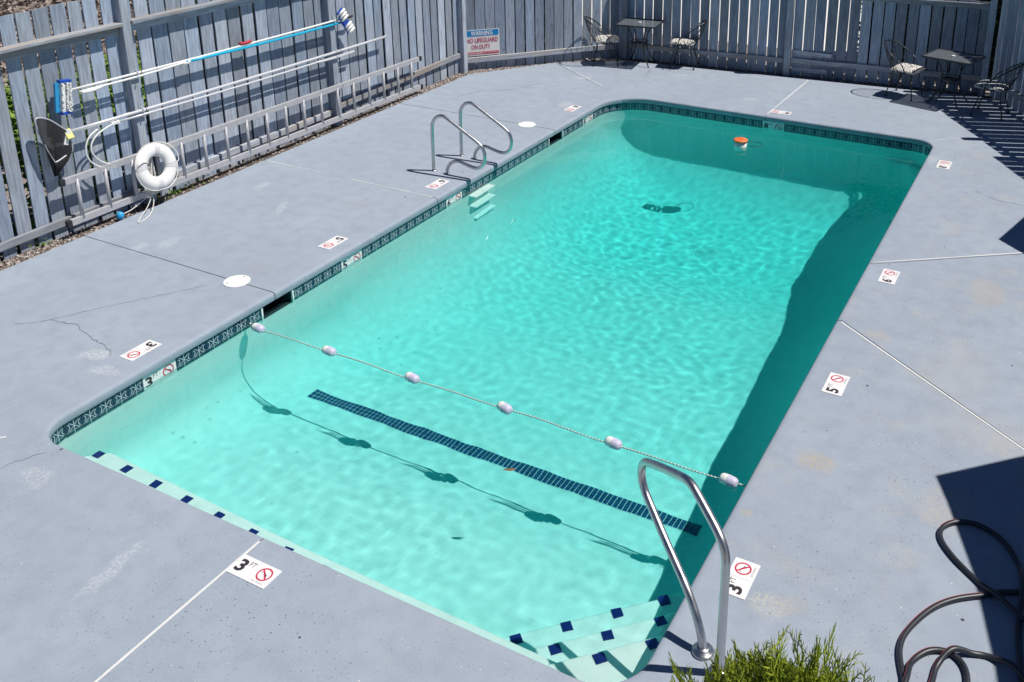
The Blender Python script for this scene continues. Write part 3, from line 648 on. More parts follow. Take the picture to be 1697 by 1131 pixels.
# left fence, along x = -9.46
A0 = 3.0
FL_ = Fence('tall grey board fence hung with poles and ladder beside the pool', (-9.46, A0), (-9.46, 13.60))
Y = lambda y: y - A0
FL_.boards(Y(3.0), Y(7.0), .19, .034, 2.45); FL_.boards(Y(7.0), Y(10.31), .214, .032, 2.47); FL_.boards(Y(10.31), Y(13.55), .205, .030, 2.47)
for a, b in ((3.0, 6.99), (7.11, 10.25), (10.37, 13.5)):
    FL_.rail(Y(a), Y(b), 2.13, .038, .12, name='cap_rail'); FL_.rail(Y(a), Y(b), 2.062, .09, .04)
for a, b, z, r in ((3.0, 6.99, .15, 0), (7.11, 10.25, .19, -.004), (10.37, 13.5, .27, -.022)): FL_.rail(Y(a), Y(b), z, .085, .045, rot=r)
for yy in (7.05, 10.31, 13.545, 3.7): FL_.post(Y(yy), 2.75 if yy < 13 else 2.4)
for yy, z in ((7.05, 1.60), (7.05, 1.17), (10.31, 1.60), (10.31, 1.13), (10.31, .62), (7.05, .68)):     # hooks that carry the poles and the ladder
    m = MB(); m.tube(spline([(0, 0, .03), (0, -.04, .0), (0, -.075, -.02), (0, -.10, .0), (0, -.105, .035)], 3), .005, 6); m.build('hook', ALU, FL_.root, True, loc=(Y(yy) + .02, -.096, z - .03))
# diagonal fence with the warning sign
FD = Fence('short angled board fence carrying the warning sign', (-9.46, 13.62), (-7.52, 15.74))
FD.boards(.05, FD.L + .03, .176, .018, 1.6); FD.rail(.06, FD.L - .05, .19, .09, .04, rot=-.012); FD.rail(.06, FD.L - .05, 1.45, .09, .04); FD.post(.0, 2.1, .1, -.035)
# far fence
FF = Fence('shaded board fence along the deep end with bright gaps', (-7.5, 15.76), (-1.30, 16.36))
FF.boards(-.05, 3.04, .1745, .016, 1.47); FF.boards(3.12, FF.L - .03, .183, .019, 1.47)
FF.rail(.2, 3.0, .23, .085, .04); FF.rail(3.12, FF.L - .05, .245, .085, .04); FF.rail(.2, 3.0, 1.40, .085, .04); FF.rail(3.12, FF.L - .05, 1.40, .085, .04)
FF.post(.13, 1.55); FF.post(3.07, 1.55); FF.post(FF.L - .04, 2.2, .1)
FF.rail(3.16, 3.80, .385, .075, .022, y=-.002, mat=RAWWOOD, name='patch_board', rot=.02); FF.rail(3.14, 3.74, .09, .075, .022, y=-.002, mat=RAWWOOD, name='patch_board', rot=.01)
# right fence
FR_ = Fence('board fence behind the corner table, casting striped shade', (-1.24, 16.34), (1.25, 12.36))
FR_.boards(.02, 3.0, .182, .022, 2.16); FR_.boards(3.0, FR_.L, .182, .022, 2.46); FR_.rail(.1, 2.3, .24, .085, .04); FR_.rail(2.3, FR_.L, .24, .085, .04); FR_.rail(.1, FR_.L, 1.9, .085, .04); FR_.post(2.3, 2.4); FR_.post(FR_.L, 2.5)

# warning sign on the diagonal fence
t = thing('warning_sign', 'white, blue and red WARNING NO LIFEGUARD ON DUTY sign on the fence', 'sign', (-9.46, 13.62, 0), math.atan2(15.74 - 13.62, 1.94))
SM = lambda x, z, d: (.035 + x, -.006 - d, .245 + z)
def sign_rect(name, x0, x1, z0, z1, d, mat, r=.012):
    m = MB(); P = []
    for cx, cz, a0 in ((x1 - r, z1 - r, 0), (x0 + r, z1 - r, 90), (x0 + r, z0 + r, 180), (x1 - r, z0 + r, 270)):
        P += [(cx + r * math.cos(R(a0 + a)), cz + r * math.sin(R(a0 + a))) for a in (0, 30, 60, 90)]
    N = len(P); m.add([SM(x, z, d) for x, z in P] + [SM(x, z, d - .003) for x, z in P], [tuple(range(N)), tuple(range(2 * N - 1, N - 1, -1))] + [(k, N + k, N + (k + 1) % N, (k + 1) % N) for k in range(N)])
    return m.build(name, mat, t)
def sign_text(name, txt, cx, cz, wd, ht, d, mat, bold):
    mb = MB(); put_text(mb, txt, cx, cz, wd, ht, 0, bold); mb.v = [SM(x, y, d) for x, y, z in mb.v]; mb.build(name, mat, t)
sign_rect('panel', 0, .615, 0, .46, .003, SIGNWHITE, .015); sign_rect('header_band', .012, .600, .345, .448, .0062, SIGNBLUE); sign_rect('footer_band', .012, .600, .022, .068, .0062, REDINK, .008)
sign_text('header_lettering', 'WARNING', .30, .397, .385, .080, .0075, SIGNWHITE, .022)
sign_text('lettering', 'NO LIFEGUARD', .306, .272, .565, .085, .0075, REDINK, .016); sign_text('lettering', 'ON DUTY', .280, .155, .34, .082, .0075, REDINK, .016)
for z0, x1 in ((.052, .59), (.036, .32)):
    m = MB(); x = .02
    while x < x1: wd = random.uniform(.02, .05); m.add([SM(x, z0 - .004, .0075), SM(min(x + wd, x1), z0 - .004, .0075), SM(min(x + wd, x1), z0 + .004, .0075), SM(x, z0 + .004, .0075)], [(0, 1, 2, 3)]); x += wd + .008
    m.build('fine_print', SIGNWHITE, t)

# ------------------------------------------------------------------ things hung on the left fence
FX_ = -9.345
def line(name, y0, z0, y1, z1, r, mat, par, x=FX_, n=10):
    m = MB(); sag = lambda s: -.012 * math.sin(math.pi * s); m.tube([(x, y0 + (y1 - y0) * k / 8, z0 + (z1 - z0) * k / 8 + sag(k / 8)) for k in range(9)], r, n); return m.build(name, mat, par, True)
t = thing('brush_pole', 'white pole with red grip and blue wall brush hung on the fence', 'pole')
line('pole', 6.24, 1.575, 10.62, 1.525, .0135, WPLASTIC, t); line('grip', 8.60, 1.570, 8.78, 1.568, .021, RED, t); line('end_cap', 10.60, 1.527, 10.72, 1.526, .017, BLACK, t)
m = MB(); m.box((0, 0, 0), (.05, .115, .35)); b_ = bevel(m.build('brush_back', WPLASTIC, t, loc=(FX_ + .01, 6.165, 1.525), rot=(-.13, 0, 0)), .01)
m = MB(); m.box((-.005, -.075, 0), (.03, .06, .31)); m.build('scrub_pad', SKYB, b_)
for s in (-1, 1):
    m = MB(); m.box((.004, 0, s * .168), (.065, .125, .028)); m.build('end_block', BLUE, b_)
for k in range(17):
    for j in (-.045, .012, .045):
        m = MB(); m.tube([(.02, j, -.145 + .018 * k), (.052 + random.uniform(-.006, .006), j + random.uniform(-.01, .01), -.145 + .018 * k + random.uniform(-.01, .01))], [.008, .011], 5); m.build('bristle_tuft', WPLASTIC, b_)
t = thing('vacuum_pole', 'turquoise and white telescopic pole with roller vacuum head on the fence', 'pole')
line('inner_pole', 6.34, 1.535, 7.76, 1.533, .012, WPLASTIC, t, FX_ + .012); line('outer_pole', 7.74, 1.533, 10.47, 1.478, .0165, TURQ, t, FX_ + .012); line('collar', 7.69, 1.533, 7.80, 1.533, .021, WPLASTIC, t, FX_ + .012); line('inner_tip', 6.36, 1.522, 6.62, 1.527, .018, WPLASTIC, t, FX_ + .012)
hd_ = obj('vacuum_head', None, t, (FX_ + .03, 10.53, 1.485), (R(30), 0, 0))
for k, z in enumerate((-.17, -.115, -.06, .065, .12, .175)):
    m = MB(); m.tube([(.03, -.062, z), (.03, .062, z)], .021, 12); m.build('roller', WPLASTIC, hd_, True)
    m = MB(); m.box((0, 0, z), (.03, .125, .05)); m.build('frame', BLUE, hd_)
    m = MB(); m.tube([(.03, -.075, z), (.03, .075, z)], .008, 8); m.build('axle', WPLASTIC, hd_)
m = MB(); m.box((.005, -.02, 0), (.045, .09, .07)); m.build('socket', BLUE, hd_)
t = thing('leaf_net', 'black leaf net with yellow bracket on a long silver pole', 'net')
line('pole', 6.13, 1.14, 11.44, 1.07, .019, SILVER, t); line('handle_end', 6.10, 1.14, 6.9, 1.13, .0175, WPLASTIC, t)
NF = [(5.80, 1.37), (5.92, 1.355), (6.05, 1.24), (6.135, 1.13), (6.15, .95), (6.10, .92), (5.965, .875), (5.92, .90), (5.85, 1.10)]
nf = [(FX_ + .02, y_, z_) for y_, z_ in NF]; m = MB(); m.tube(spline(nf, 4, True), .009, 8, closed=True); m.build('frame', ALU, t, True)
m = MB(); lp = spline(nf, 3, True); N = len(lp); K = 7; vs = []
for k in range(K + 1):
    s = k / K
    for i, p_ in enumerate(lp):
        q_ = Vector((FX_ - .04, 5.955, .70)); d = p_.lerp(q_, s ** 1.3); d.x += .03 * math.sin(math.pi * s) + .006 * math.sin(i * 1.7 + k); d.z -= .05 * math.sin(math.pi * s) * (p_.z - .85); d.y += .02 * math.sin(i * .9) * s; vs.append(d)
m.add(vs, [(k * N + i, k * N + (i + 1) % N, (k + 1) * N + (i + 1) % N, (k + 1) * N + i) for k in range(K) for i in range(N)]); m.build('net_bag', NET, t, True)
m = MB(); m.prism([(-.03, -.02), (.05, -.012), (.05, .012), (-.03, .02)], -.06, .05); m.build('bracket', YELLOW, t, loc=(FX_ + .02, 6.12, 1.13), rot=(R(-35), 0, R(90)))
m = MB(); m.box((0, 0, 0), (.03, .05, .16)); m.build('clamp', WPLASTIC, t, loc=(FX_ + .025, 6.105, 1.10), rot=(R(-24), 0, 0))
t = thing('rescue_hook', 'thin rescue pole ending in a white looped crook', 'rescue hook')
line('pole', 6.72, 1.085, 10.66, 1.015, .0135, SILVER, t, FX_ + .015); line('handle', 9.9, 1.025, 10.68, 1.010, .0145, WPLASTIC, t, FX_ + .015)
from_px = [(6.66, 1.09), (6.53, 1.06), (6.42, 1.01), (6.355, .93), (6.355, .84), (6.43, .73), (6.53, .66), (6.60, .62), (6.575, .61), (6.46, .64), (6.35, .72), (6.29, .82), (6.29, .93), (6.35, 1.03), (6.46, 1.085)]
m = MB(); m.tube(spline([(FX_ + .04, y_, z_) for y_, z_ in from_px], 4), .0085, 8); m.build('crook', WPLASTIC, t, True)
m = MB(); m.box((FX_ + .018, 6.70, 1.086), (.03, .1, .03)); m.build('sleeve', WPLASTIC, t)
# aluminium ladder lying on its side
t = thing('aluminium_ladder', 'long aluminium ladder hung sideways along the fence', 'ladder')
def c_rail(z0, z1):
    m = MB(); y0, y1 = 5.98, 12.17
    P = [(-.018, -.038), (.018, -.038), (.018, .038), (-.018, .038)]; vs = []
    for y_, z_ in ((y0, z0), (y1, z1)): vs += [(FX_ + .03 + a, y_, z_ + b) for a, b in P]
    m.add(vs, [(0, 1, 2, 3), (7, 6, 5, 4)] + [(k, 4 + k, 4 + (k + 1) % 4, (k + 1) % 4) for k in range(4)]); return bevel(m.build('side_rail', ALU, t), .004)
c_rail(.635, .555); c_rail(.165, .095)
for k in range(18):
    y_ = 6.13 + .3435 * k; s = (y_ - 5.98) / 6.19; zt, zb = .61 - .08 * s, .19 - .07 * s
    m = MB(); m.tube([(FX_ + .03, y_, zb - .02), (FX_ + .03, y_, zt + .02)], .021, 10); m.build('rung', ALU, t, True)
for y_, z_ in ((5.96, .635), (5.96, .165), (12.2, .555), (12.2, .09)):
    m = MB(); m.box((FX_ + .03, y_, z_), (.05, .06, .075)); bevel(m.build('end_shoe', BLACK, t), .008)
# life ring
t = thing('life_ring', 'white life ring with grab rope hung on the ladder', 'life ring', (-9.215, 7.045, .475), 0)
tilt = Matrix.Rotation(R(-14), 3, 'Y')
def ringp(a, R_, w_=0): return tilt @ Vector((w_, R_ * math.cos(a), R_ * math.sin(a)))
m = MB(); N = 40; vs = []
for i in range(N):
    a = 2 * math.pi * i / N
    for k in range(14):
        b = 2 * math.pi * k / 14; vs.append(tilt @ Vector((.055 * math.sin(b), (.195 + .078 * math.cos(b)) * math.cos(a), (.195 + .078 * math.cos(b)) * math.sin(a))))
m.add(vs, [(i * 14 + k, ((i + 1) % N) * 14 + k, ((i + 1) % N) * 14 + (k + 1) % 14, i * 14 + (k + 1) % 14) for i in range(N) for k in range(14)]); m.build('ring', WPLASTIC, t, True)
for a0 in (75, 168, 262, 348):
    m = MB(); vs = []
    for i in range(4):
        a = R(a0 - 9 + 6 * i)
        for k in range(14):
            b = 2 * math.pi * k / 14; vs.append(tilt @ Vector((.0575 * math.sin(b), (.195 + .0805 * math.cos(b)) * math.cos(a), (.195 + .0805 * math.cos(b)) * math.sin(a))))
    m.add(vs, [(i * 14 + k, (i + 1) * 14 + k, (i + 1) * 14 + (k + 1) % 14, i * 14 + (k + 1) % 14) for i in range(3) for k in range(14)]); m.build('strap', STRAP, t, True)
gp = []
for i in range(48):
    a = 2 * math.pi * i / 48; ph = ((math.degrees(a) - 75) % 93) / 93; bow = math.sin(math.pi * ph) * (.06 if math.degrees(a) % 360 < 75 else .012); gp.append(ringp(a, .272 + bow, .02) + Vector((0, 0, -bow * .6)))
m = MB(); m.tube(gp, .006, 6, closed=True); m.build('grab_rope', WROPE, t, True)
m = MB(); m.tube(spline([ringp(R(175), .28, .03), ringp(R(160), .27, .07), ringp(R(150), .2, .066), ringp(R(145), .13, .045)], 5), .006, 6); m.build('grab_rope', WROPE, t, True)
# throw rope and its ball
t = thing('throw_rope', 'loose white throw rope with blue ball end hanging below the life ring', 'rope', (-9.25, 7.0, 0))
cs = [(-.04, .03, .60)]
for k in range(7):
    d = random.uniform(-.07, .07); cs += [(-.045 + random.uniform(-.02, .01), d - .04, .30 + random.uniform(-.06, .04)), (-.045, d + random.uniform(-.05, .05), .12 + random.uniform(-.04, .05)), (-.04, d + .05, .32 + random.uniform(-.05, .05)), (-.04, .03 + random.uniform(-.04, .03), .60 + random.uniform(-.03, .02))]
cs += [(.02, -.02, .3), (.05, -.14, .18), (.06, -.10, .14), (.10, -.2, .06), (.16, -.34, .012), (.24, -.44, .008), (.25, -.38, .008), (.16, -.20, .012), (.08, -.08, .1), (.03, -.06, .16), (.0, -.1, .14), (-.02, -.3, .06), (-.02, -.42, .05)]
m = MB(); m.tube(spline(cs, 4), .0055, 5); m.build('cord', WROPE, t, True)
m = MB(); m.lathe([(.01, -.045), (.034, -.032), (.045, 0), (.034, .032), (.01, .045)], (-.02, -.46, .046), 16); m.build('ball', SKYB, t, True)

# ------------------------------------------------------------------ patio furniture
def chair_parts(t):
    ring = [(.21 * math.cos(a), .215 * math.sin(a), .42) for a in (2 * math.pi * k / 28 for k in range(28))]
    m = MB(); m.tube(ring, .009, 7, closed=True); m.build('seat_frame', IRON, t, True)
    m = MB()
    for k in range(7): yy = -.17 + .057 * k; xx = math.sqrt(max(0, .205 ** 2 - yy * yy)); m.tube([(-xx, yy, .418), (xx, yy, .418)], .004, 4)
    m.build('seat_slats', IRON, t)
    top = []
    for k in range(15):
        a = R(90 + 12.86 * k); lift = math.sin(math.pi * k / 14); top.append((-.08 + .25 * math.cos(a) - .05 * lift, .27 * math.sin(a), .62 + .22 * lift ** .8))
    m = MB(); m.tube(spline(top, 3), .011, 7); m.build('top_rail', IRON, t, True)
    for k in range(1, 14):
        a = R(90 + 12.86 * k); b = (.205 * math.cos(a), .21 * math.sin(a), .42); tp = Vector(top[k]); mid = (Vector(b) + tp) / 2 + Vector((-.015, 0, -.02))
        m = MB(); m.tube(spline([b, mid, tp], 3), .0045, 5); m.build('spindle', IRON, t)
    for sx, sy in ((1, 1), (1, -1), (-1, 1), (-1, -1)):
        a = Vector((sx * .15, sy * .155, .42)); f = Vector((sx * .215, sy * .20, .012)); m = MB()
        m.tube(spline([a, a.lerp(f, .4) + Vector((-sx * .02, -sy * .02, 0)), a.lerp(f, .8), f], 4), .0095, 7); m.lathe([(.02, -.012), (.02, .004), (.01, .008)], f, 10); m.build('leg', IRON, t, True)
    for sy in (1, -1):
        m = MB(); m.tube(spline([(-.05, .27 * sy, .62), (.03, .262 * sy, .55), (.07, .225 * sy, .43)], 4), .009, 6); m.build('arm', IRON, t, True)
def cushion_mesh():
    bm = bmesh.new(); bmesh.ops.create_grid(bm, x_segments=14, y_segments=14, size=.215); top = list(bm.verts)
    for v in bm.verts:
        u, v_ = v.co.x / .215, v.co.y / .215; e = (1 - abs(u) ** 4) * (1 - abs(v_) ** 4); v.co.z = .018 + .040 * max(0., e) ** .5 + .006 * noise.noise((v.co.x * 9, v.co.y * 9, 2)); rr = 1 - .06 * (abs(u) * abs(v_)) ** 2; v.co.x *= rr; v.co.y *= rr
    r2 = bmesh.ops.extrude_face_region(bm, geom=list(bm.faces)); 
    for v in [x for x in r2['geom'] if isinstance(x, bmesh.types.BMVert)]: v.co.z = .002
    bmesh.ops.recalc_face_normals(bm, faces=bm.faces); me = bpy.data.meshes.new('cushion'); bm.to_mesh(me); bm.free(); me.materials.append(CUSHION)
    me.polygons.foreach_set('use_smooth', [True] * len(me.polygons)); return me
CM = cushion_mesh(); proto = None
for x, yy, rz, lab, cl in ((-7.50, 15.20, 28, 'black iron barrel chair in the angled fence corner', 'black and white patterned cushion on the chair nearest the angled fence'),
                           (-6.19, 15.66, 190, 'black iron barrel chair with its back to the middle of the far fence', 'black and white patterned cushion on the chair by the far fence middle'),
                           (-2.42, 15.62, -14, 'black iron barrel chair with sunlit top rail beside the striped shade', 'black and white patterned cushion on the chair at the edge of the shade'),
                           (-1.10, 15.22, 172, 'black iron barrel chair standing wholly in the striped fence shade', 'patterned cushion striped by light through the fence')):
    if proto is None:
        proto = t = thing('iron_chair', lab, 'chair', (x, yy, 0), R(rz), 'black iron patio chairs'); chair_parts(t)
    else:
        t = copy_tree(proto); t.location = (x, yy, 0); t.rotation_euler = (0, 0, R(rz)); t['label'] = lab
    obj('seat_cushion', CM, None, (x + .02 * math.cos(R(rz)), yy + .02 * math.sin(R(rz)), .428), (R(random.uniform(-2, 2)), R(random.uniform(-2, 2)), R(rz + random.uniform(-6, 6))), label=cl, category='cushion', group='patterned chair cushions')
def table(x, yy, rz, lab, wx=.72, wy=.62):
    t = thing('iron_table', lab, 'table', (x, yy, 0), R(rz), 'square iron patio tables'); zt = .745
    m = MB(); m.box((0, 0, zt), (wx - .02, wy - .02, .008)); m.build('glass_top', GLASS, t)
    for cx, cy, sx, sy in ((0, wy / 2, wx, .022), (0, -wy / 2, wx, .022), (wx / 2, 0, .022, wy - .022), (-wx / 2, 0, .022, wy - .022)):
        m = MB(); m.box((cx, cy, zt), (sx, sy, .024)); bevel(m.build('top_frame', IRON, t), .005)
    m = MB(); m.lathe([(.028, .0), (.028, .012), (.02, .014)], (0, 0, zt + .004), 16); m.build('parasol_hole_cap', WPLASTIC, t)
    for z, r in ((.42, .15), (.36, .145)):
        m = MB(); m.tube([(r * math.cos(a), r * math.sin(a), z) for a in (2 * math.pi * k / 24 for k in range(24))], .008, 6, closed=True); m.build('hoop', IRON, t, True)
    m = MB(); m.lathe([(.14, .385), (.14, .395)], n=20); m.build('lower_shelf', IRON, t)
    for sx, sy in ((1, 1), (1, -1), (-1, 1), (-1, -1)):
        m = MB(); m.tube(spline([(sx * .24, sy * .20, .735), (sx * .17, sy * .15, .68), (sx * .105, sy * .105, .5), (sx * .10, sy * .10, .36), (sx * .13, sy * .125, .2), (sx * .22, sy * .20, .03), (sx * .235, sy * .215, .006)], 4), .011, 7); m.build('leg', IRON, t, True)
    return t
table(-6.95, 15.44, 8, 'square smoked-glass table between two chairs near the angled fence'); table(-1.74, 15.52, -15, 'square smoked-glass table half shaded in the striped fence corner', .74, .62)

# ------------------------------------------------------------------ hose on the right deck
def hose(name, pts, r, lab, mat=HOSE):
    t = thing(name, lab, 'hose', (pts[0][0], pts[0][1], 0)); P = spline(pts, 10); o = Vector((pts[0][0], pts[0][1], 0)); m = MB(); m.tube([p_ - o for p_ in P], r, 12); m.build('tube', mat, t, True)
    m = MB(); m.tube([p_ - o + Vector((-.62 * r, .50 * r, .60 * r)) for p_ in P], r * .13, 5); m.build('stripe', HOSERED, t, True)
hz = .0165
hose('garden_hose', [(.5, 4.93, hz), (.30, 5.02, hz), (.05, 5.19, hz + .03), (-.09, 5.30, hz), (-.25, 5.44, hz), (-.345, 5.57, hz), (-.355, 5.68, hz), (-.28, 5.785, hz), (-.15, 5.82, hz), (.0, 5.745, hz), (.11, 5.57, hz), (.145, 5.36, hz + .035), (.155, 5.02, hz), (.20, 4.68, hz), (.28, 4.2, hz), (.2, 3.5, hz)], .0165, 'dark hose thrown in a tall open loop across the shade edge')
hose('garden_hose', [(.55, 5.36, hz), (.16, 5.335, hz), (-.08, 5.185, hz), (-.22, 5.07, hz), (-.32, 4.93, hz), (-.40, 4.73, hz), (-.415, 4.58, hz), (-.37, 4.42, hz), (-.31, 4.30, hz + .01), (-.2, 4.2, hz), (.1, 4.1, hz), (.5, 3.9, hz)], .0165, 'dark hose curving out of the shade towards the evergreen shrub')
hose('garden_hose', [(-.36, 4.1, hz), (-.345, 4.36, hz + .03), (-.34, 4.52, hz), (-.27, 4.64, hz), (-.17, 4.68, hz), (-.09, 4.63, hz), (-.055, 4.52, hz), (-.07, 4.38, hz), (-.1, 4.2, hz + .03), (-.05, 4.0, hz)], .0165, 'dark hose lying in a small tight arch near the evergreen shrub')
hose('garden_hose', [(-.26, 4.15, hz + .03), (-.225, 4.42, hz), (-.215, 4.56, hz), (-.155, 4.675, hz + .036), (-.05, 4.735, hz), (.04, 4.755, hz), (.16, 4.71, hz + .034), (.3, 4.6, hz), (.6, 4.5, hz)], .0165, 'dark red-striped hose sweeping from the small arch into the shade')

# ------------------------------------------------------------------ evergreen shrub below the frame
def evergreen(loc, hgt, rad, count):
    t = thing('evergreen_shrub', 'bright green feathery evergreen shrub at the handrail foot', 'shrub', loc)
    m = MB(); m.tube([(0, 0, -.05), (.02, .01, hgt * .4), (0, .02, hgt * .85)], [.05, .035, .012], 8); m.build('trunk', plain('shrub_bark', (.12, .08, .06), .9), t, True)
    m = MB()
    def twig(p, d, L, r, lvl, nrm):
        k = 3; pts = [p]; dd = d.copy()
        for i in range(k): dd = (dd + Vector((random.uniform(-.1, .1), random.uniform(-.1, .1), .10))).normalized(); pts.append(pts[-1] + dd * L / k)
        m.tube(pts, [r, r * .95, r * .8, r * .25], 3, caps=False)
        if lvl > 0:
            N = 6 if lvl == 2 else 4
            for i in range(N):
                s = .15 + .75 * i / N; q_ = pts[0].lerp(pts[-1], s); side = 1 if i % 2 else -1
                bd = (d + nrm.cross(d) * side * random.uniform(.6, .95) + Vector((0, 0, .1))).normalized(); twig(q_, bd, L * random.uniform(.38, .52) * (1.1 - .5 * s), r * .85, lvl - 1, nrm)
    for i in range(count):
        u = random.random(); z = hgt * (.52 + .48 * (1 - (1 - u) ** 1.3)); a = random.uniform(0, 2 * math.pi); env = rad * min(1, ((hgt * 1.02 - z) / (hgt * .40))) ** .6 * (1 + .22 * noise.noise((a * 1.3, z * 3, 1)))
        rr = env * random.uniform(.45, .95); p_ = Vector((rr * math.cos(a), rr * math.sin(a) * .75, z - .06 + .10 * noise.noise((math.cos(a) * 1.8 * rr / rad, math.sin(a) * 2, 5))))
        d = Vector((math.cos(a) * .45, math.sin(a) * .45, 1.0)).normalized(); d = (d + Vector((random.uniform(-.45, .45), random.uniform(-.45, .45), 0))).normalized(); twig(p_, d, random.uniform(.07, .13) if random.random() > .06 else random.uniform(.18, .26), .0030, 2, Vector((random.uniform(-1, 1), random.uniform(-1, 1), random.uniform(-.3, .3))).normalized())
    m.build('crown', make_leaf('evergreen_scale', (.12, .19, .015), (.42, .46, .05)), t)
evergreen((-.49, 2.53, 0), 1.635, .70, 3600)

# ------------------------------------------------------------------ gravel, weeds and soil along the fence foot
g = MB(); g.add([(-9.50, 1.4, -.018), (LX + .006, 1.4, -.018), (LX + .006, 13.45, -.018), (-8.3, 14.83, -.018), (-7.27, 15.54, -.018), (-1.3, 16.14, -.018), (-1.3, 16.38, -.018), (-7.5, 15.8, -.018), (-9.50, 13.6, -.018)], [tuple(range(9))])
g.build('soil_strip', make_ground('dark_soil', (.075, .055, .045), (.14, .11, .09), 3, 40), kind='structure')
m = MB(); base = [(1, 0, 0), (0, 1, 0), (-1, 0, 0), (0, -1, 0), (0, 0, 1), (0, 0, -1)]; bf = [(0, 1, 4), (1, 2, 4), (2, 3, 4), (3, 0, 4), (1, 0, 5), (2, 1, 5), (3, 2, 5), (0, 3, 5)]
def stone(x, y, s):
    rot = Matrix.Rotation(random.uniform(0, 6), 3, Vector((random.random(), random.random(), random.random() + .1)).normalized()); sc_ = Vector((s * random.uniform(.7, 1.3), s * random.uniform(.7, 1.3), s * random.uniform(.5, .9)))
    m.add([rot @ Vector((a * sc_.x, b * sc_.y, c * sc_.z)) * random.uniform(.85, 1.15) + Vector((x, y, -.015 + s * .25)) for a, b, c in base], bf)
for k in range(3200):
    yy = random.uniform(3.0, 13.5); dens = .95 if yy < 6.3 or yy > 11.2 else .25
    if random.random() < dens: stone(random.uniform(-9.455, LX + .01), yy, random.uniform(.008, .021))
for k in range(1900):
    s = random.uniform(0, 1); a = Vector((-9.44, 13.62)).lerp(Vector((-7.52, 15.74)), s); nn = Vector((.74, -.67)); d = random.uniform(0, .24); stone(a.x + nn.x * d, a.y + nn.y * d, random.uniform(.006, .018) if random.random() > .01 else .035)
for k in range(900):
    s = random.random(); x = -7.4 + 6 * s; stone(x, 15.72 + .6 * s - random.uniform(0, .2), random.uniform(.005, .012))
NTg = make_leaf('gravel_stone', (.24, .20, .18), (.58, .53, .49), 30); m.build('gravel', NTg, None, kind='stuff', label='small mixed gravel along the fence foot', category='gravel')
def leaf_patch(name, lab, cat, x0, x1, y0, y1, z0, z1, count, mat, sz=(.03, .07)):
    m = MB()
    for k in range(count):
        c_ = Vector((random.uniform(x0, x1), random.uniform(y0, y1), z0 + (z1 - z0) * random.random() ** 1.4)); L = random.uniform(*sz); rot = Matrix.Rotation(random.uniform(0, 6.3), 3, 'Z') @ Matrix.Rotation(random.uniform(-.9, .9), 3, 'X') @ Matrix.Rotation(random.uniform(-.9, .9), 3, 'Y')
        m.add([c_ + rot @ Vector(q_) * L for q_ in ((-1, 0, 0), (-.2, .55, .12), (1, 0, -.05), (-.2, -.55, .12))], [(0, 1, 2), (0, 2, 3)])
    return m.build(name, mat, None, kind='stuff', label=lab, category=cat)
WEED = make_leaf('weed_leaf', (.06, .13, .015), (.22, .34, .05), 3)
leaf_patch('weeds', 'bright green weeds seen through the fence gaps', 'weeds', -14.8, -10.9, 7.0, 12.6, 0, .35, 16000, WEED, (.04, .08))
leaf_patch('ivy', 'green ivy growing low behind the fence', 'ivy', -9.68, -9.52, 3.5, 7.2, 0, 1.3, 2600, WEED)
DRY = make_leaf('dry_leaf', (.10, .075, .06), (.42, .36, .32), 8)
leaf_patch('leaf_litter', 'dry leaf litter on the ground beyond the fence', 'leaf litter', -24, -15, 8, 20, -.04, .10, 16000, DRY, (.05, .12))
leaf_patch('weeds', 'small green weeds at the fence foot under the life ring', 'weeds', -9.42, -9.30, 7.0, 7.9, 0, .10, 90, WEED, (.012, .028)); leaf_patch('weeds', 'tiny weed tuft at the left fence foot', 'weeds', -9.44, -9.36, 5.55, 5.75, 0, .06, 30, WEED, (.012, .02))
# dead branches beyond the fence
t = thing('dead_branches', 'tangle of grey dead branches on the ground beyond the fence', 'branches', (-17, 11.5, 0)); BARK = plain('grey_bark', (.30, .27, .25), .9, var=.3)
for k in range(16):
    a = random.uniform(0, 6.28); p_ = Vector((random.uniform(-1.6, 1.6), random.uniform(-1.8, 1.8), .12)); d = Vector((math.cos(a), math.sin(a), .1)); m = MB()
    m.tube(spline([p_, p_ + d * .4 + Vector((0, 0, .15)), p_ + d * .9 + Vector((random.uniform(-.2, .2), .1, .2)), p_ + d * 1.4], 3), [.022] * 4 + [.016] * 4 + [.01] * 2, 5); m.build('branch', BARK, t, True)
t = thing('gap_backing_hedge', 'dense dark hedge added close behind the pole fence to darken its gaps', 'hedge', (0, 0, 0)); m = MB()  # near-black growth put in so the board gaps read dark
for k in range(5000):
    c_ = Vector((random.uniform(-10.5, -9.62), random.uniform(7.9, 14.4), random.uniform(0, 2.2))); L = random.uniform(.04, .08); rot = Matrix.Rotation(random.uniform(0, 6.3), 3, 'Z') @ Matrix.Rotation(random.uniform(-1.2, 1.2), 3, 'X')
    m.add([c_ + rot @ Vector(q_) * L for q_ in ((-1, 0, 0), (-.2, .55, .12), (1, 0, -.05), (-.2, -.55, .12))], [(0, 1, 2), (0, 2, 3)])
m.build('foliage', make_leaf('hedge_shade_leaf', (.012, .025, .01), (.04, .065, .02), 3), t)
m = MB(); m.box((-10.2, 11.2, .95), (.8, 6.2, 2.0)); m.build('dark_core', plain('gap_dark_core', (.012, .014, .01), .9), t)  # near-black box blocks light ground behind the boards
t = thing('gap_backing_hedge', 'low dark hedge added behind the angled sign fence to darken its gaps', 'hedge', (-9.33, 15.45, 0), math.atan2(2.12, 1.94)); m = MB()  # dark filler added so the angled fence shows dark gaps
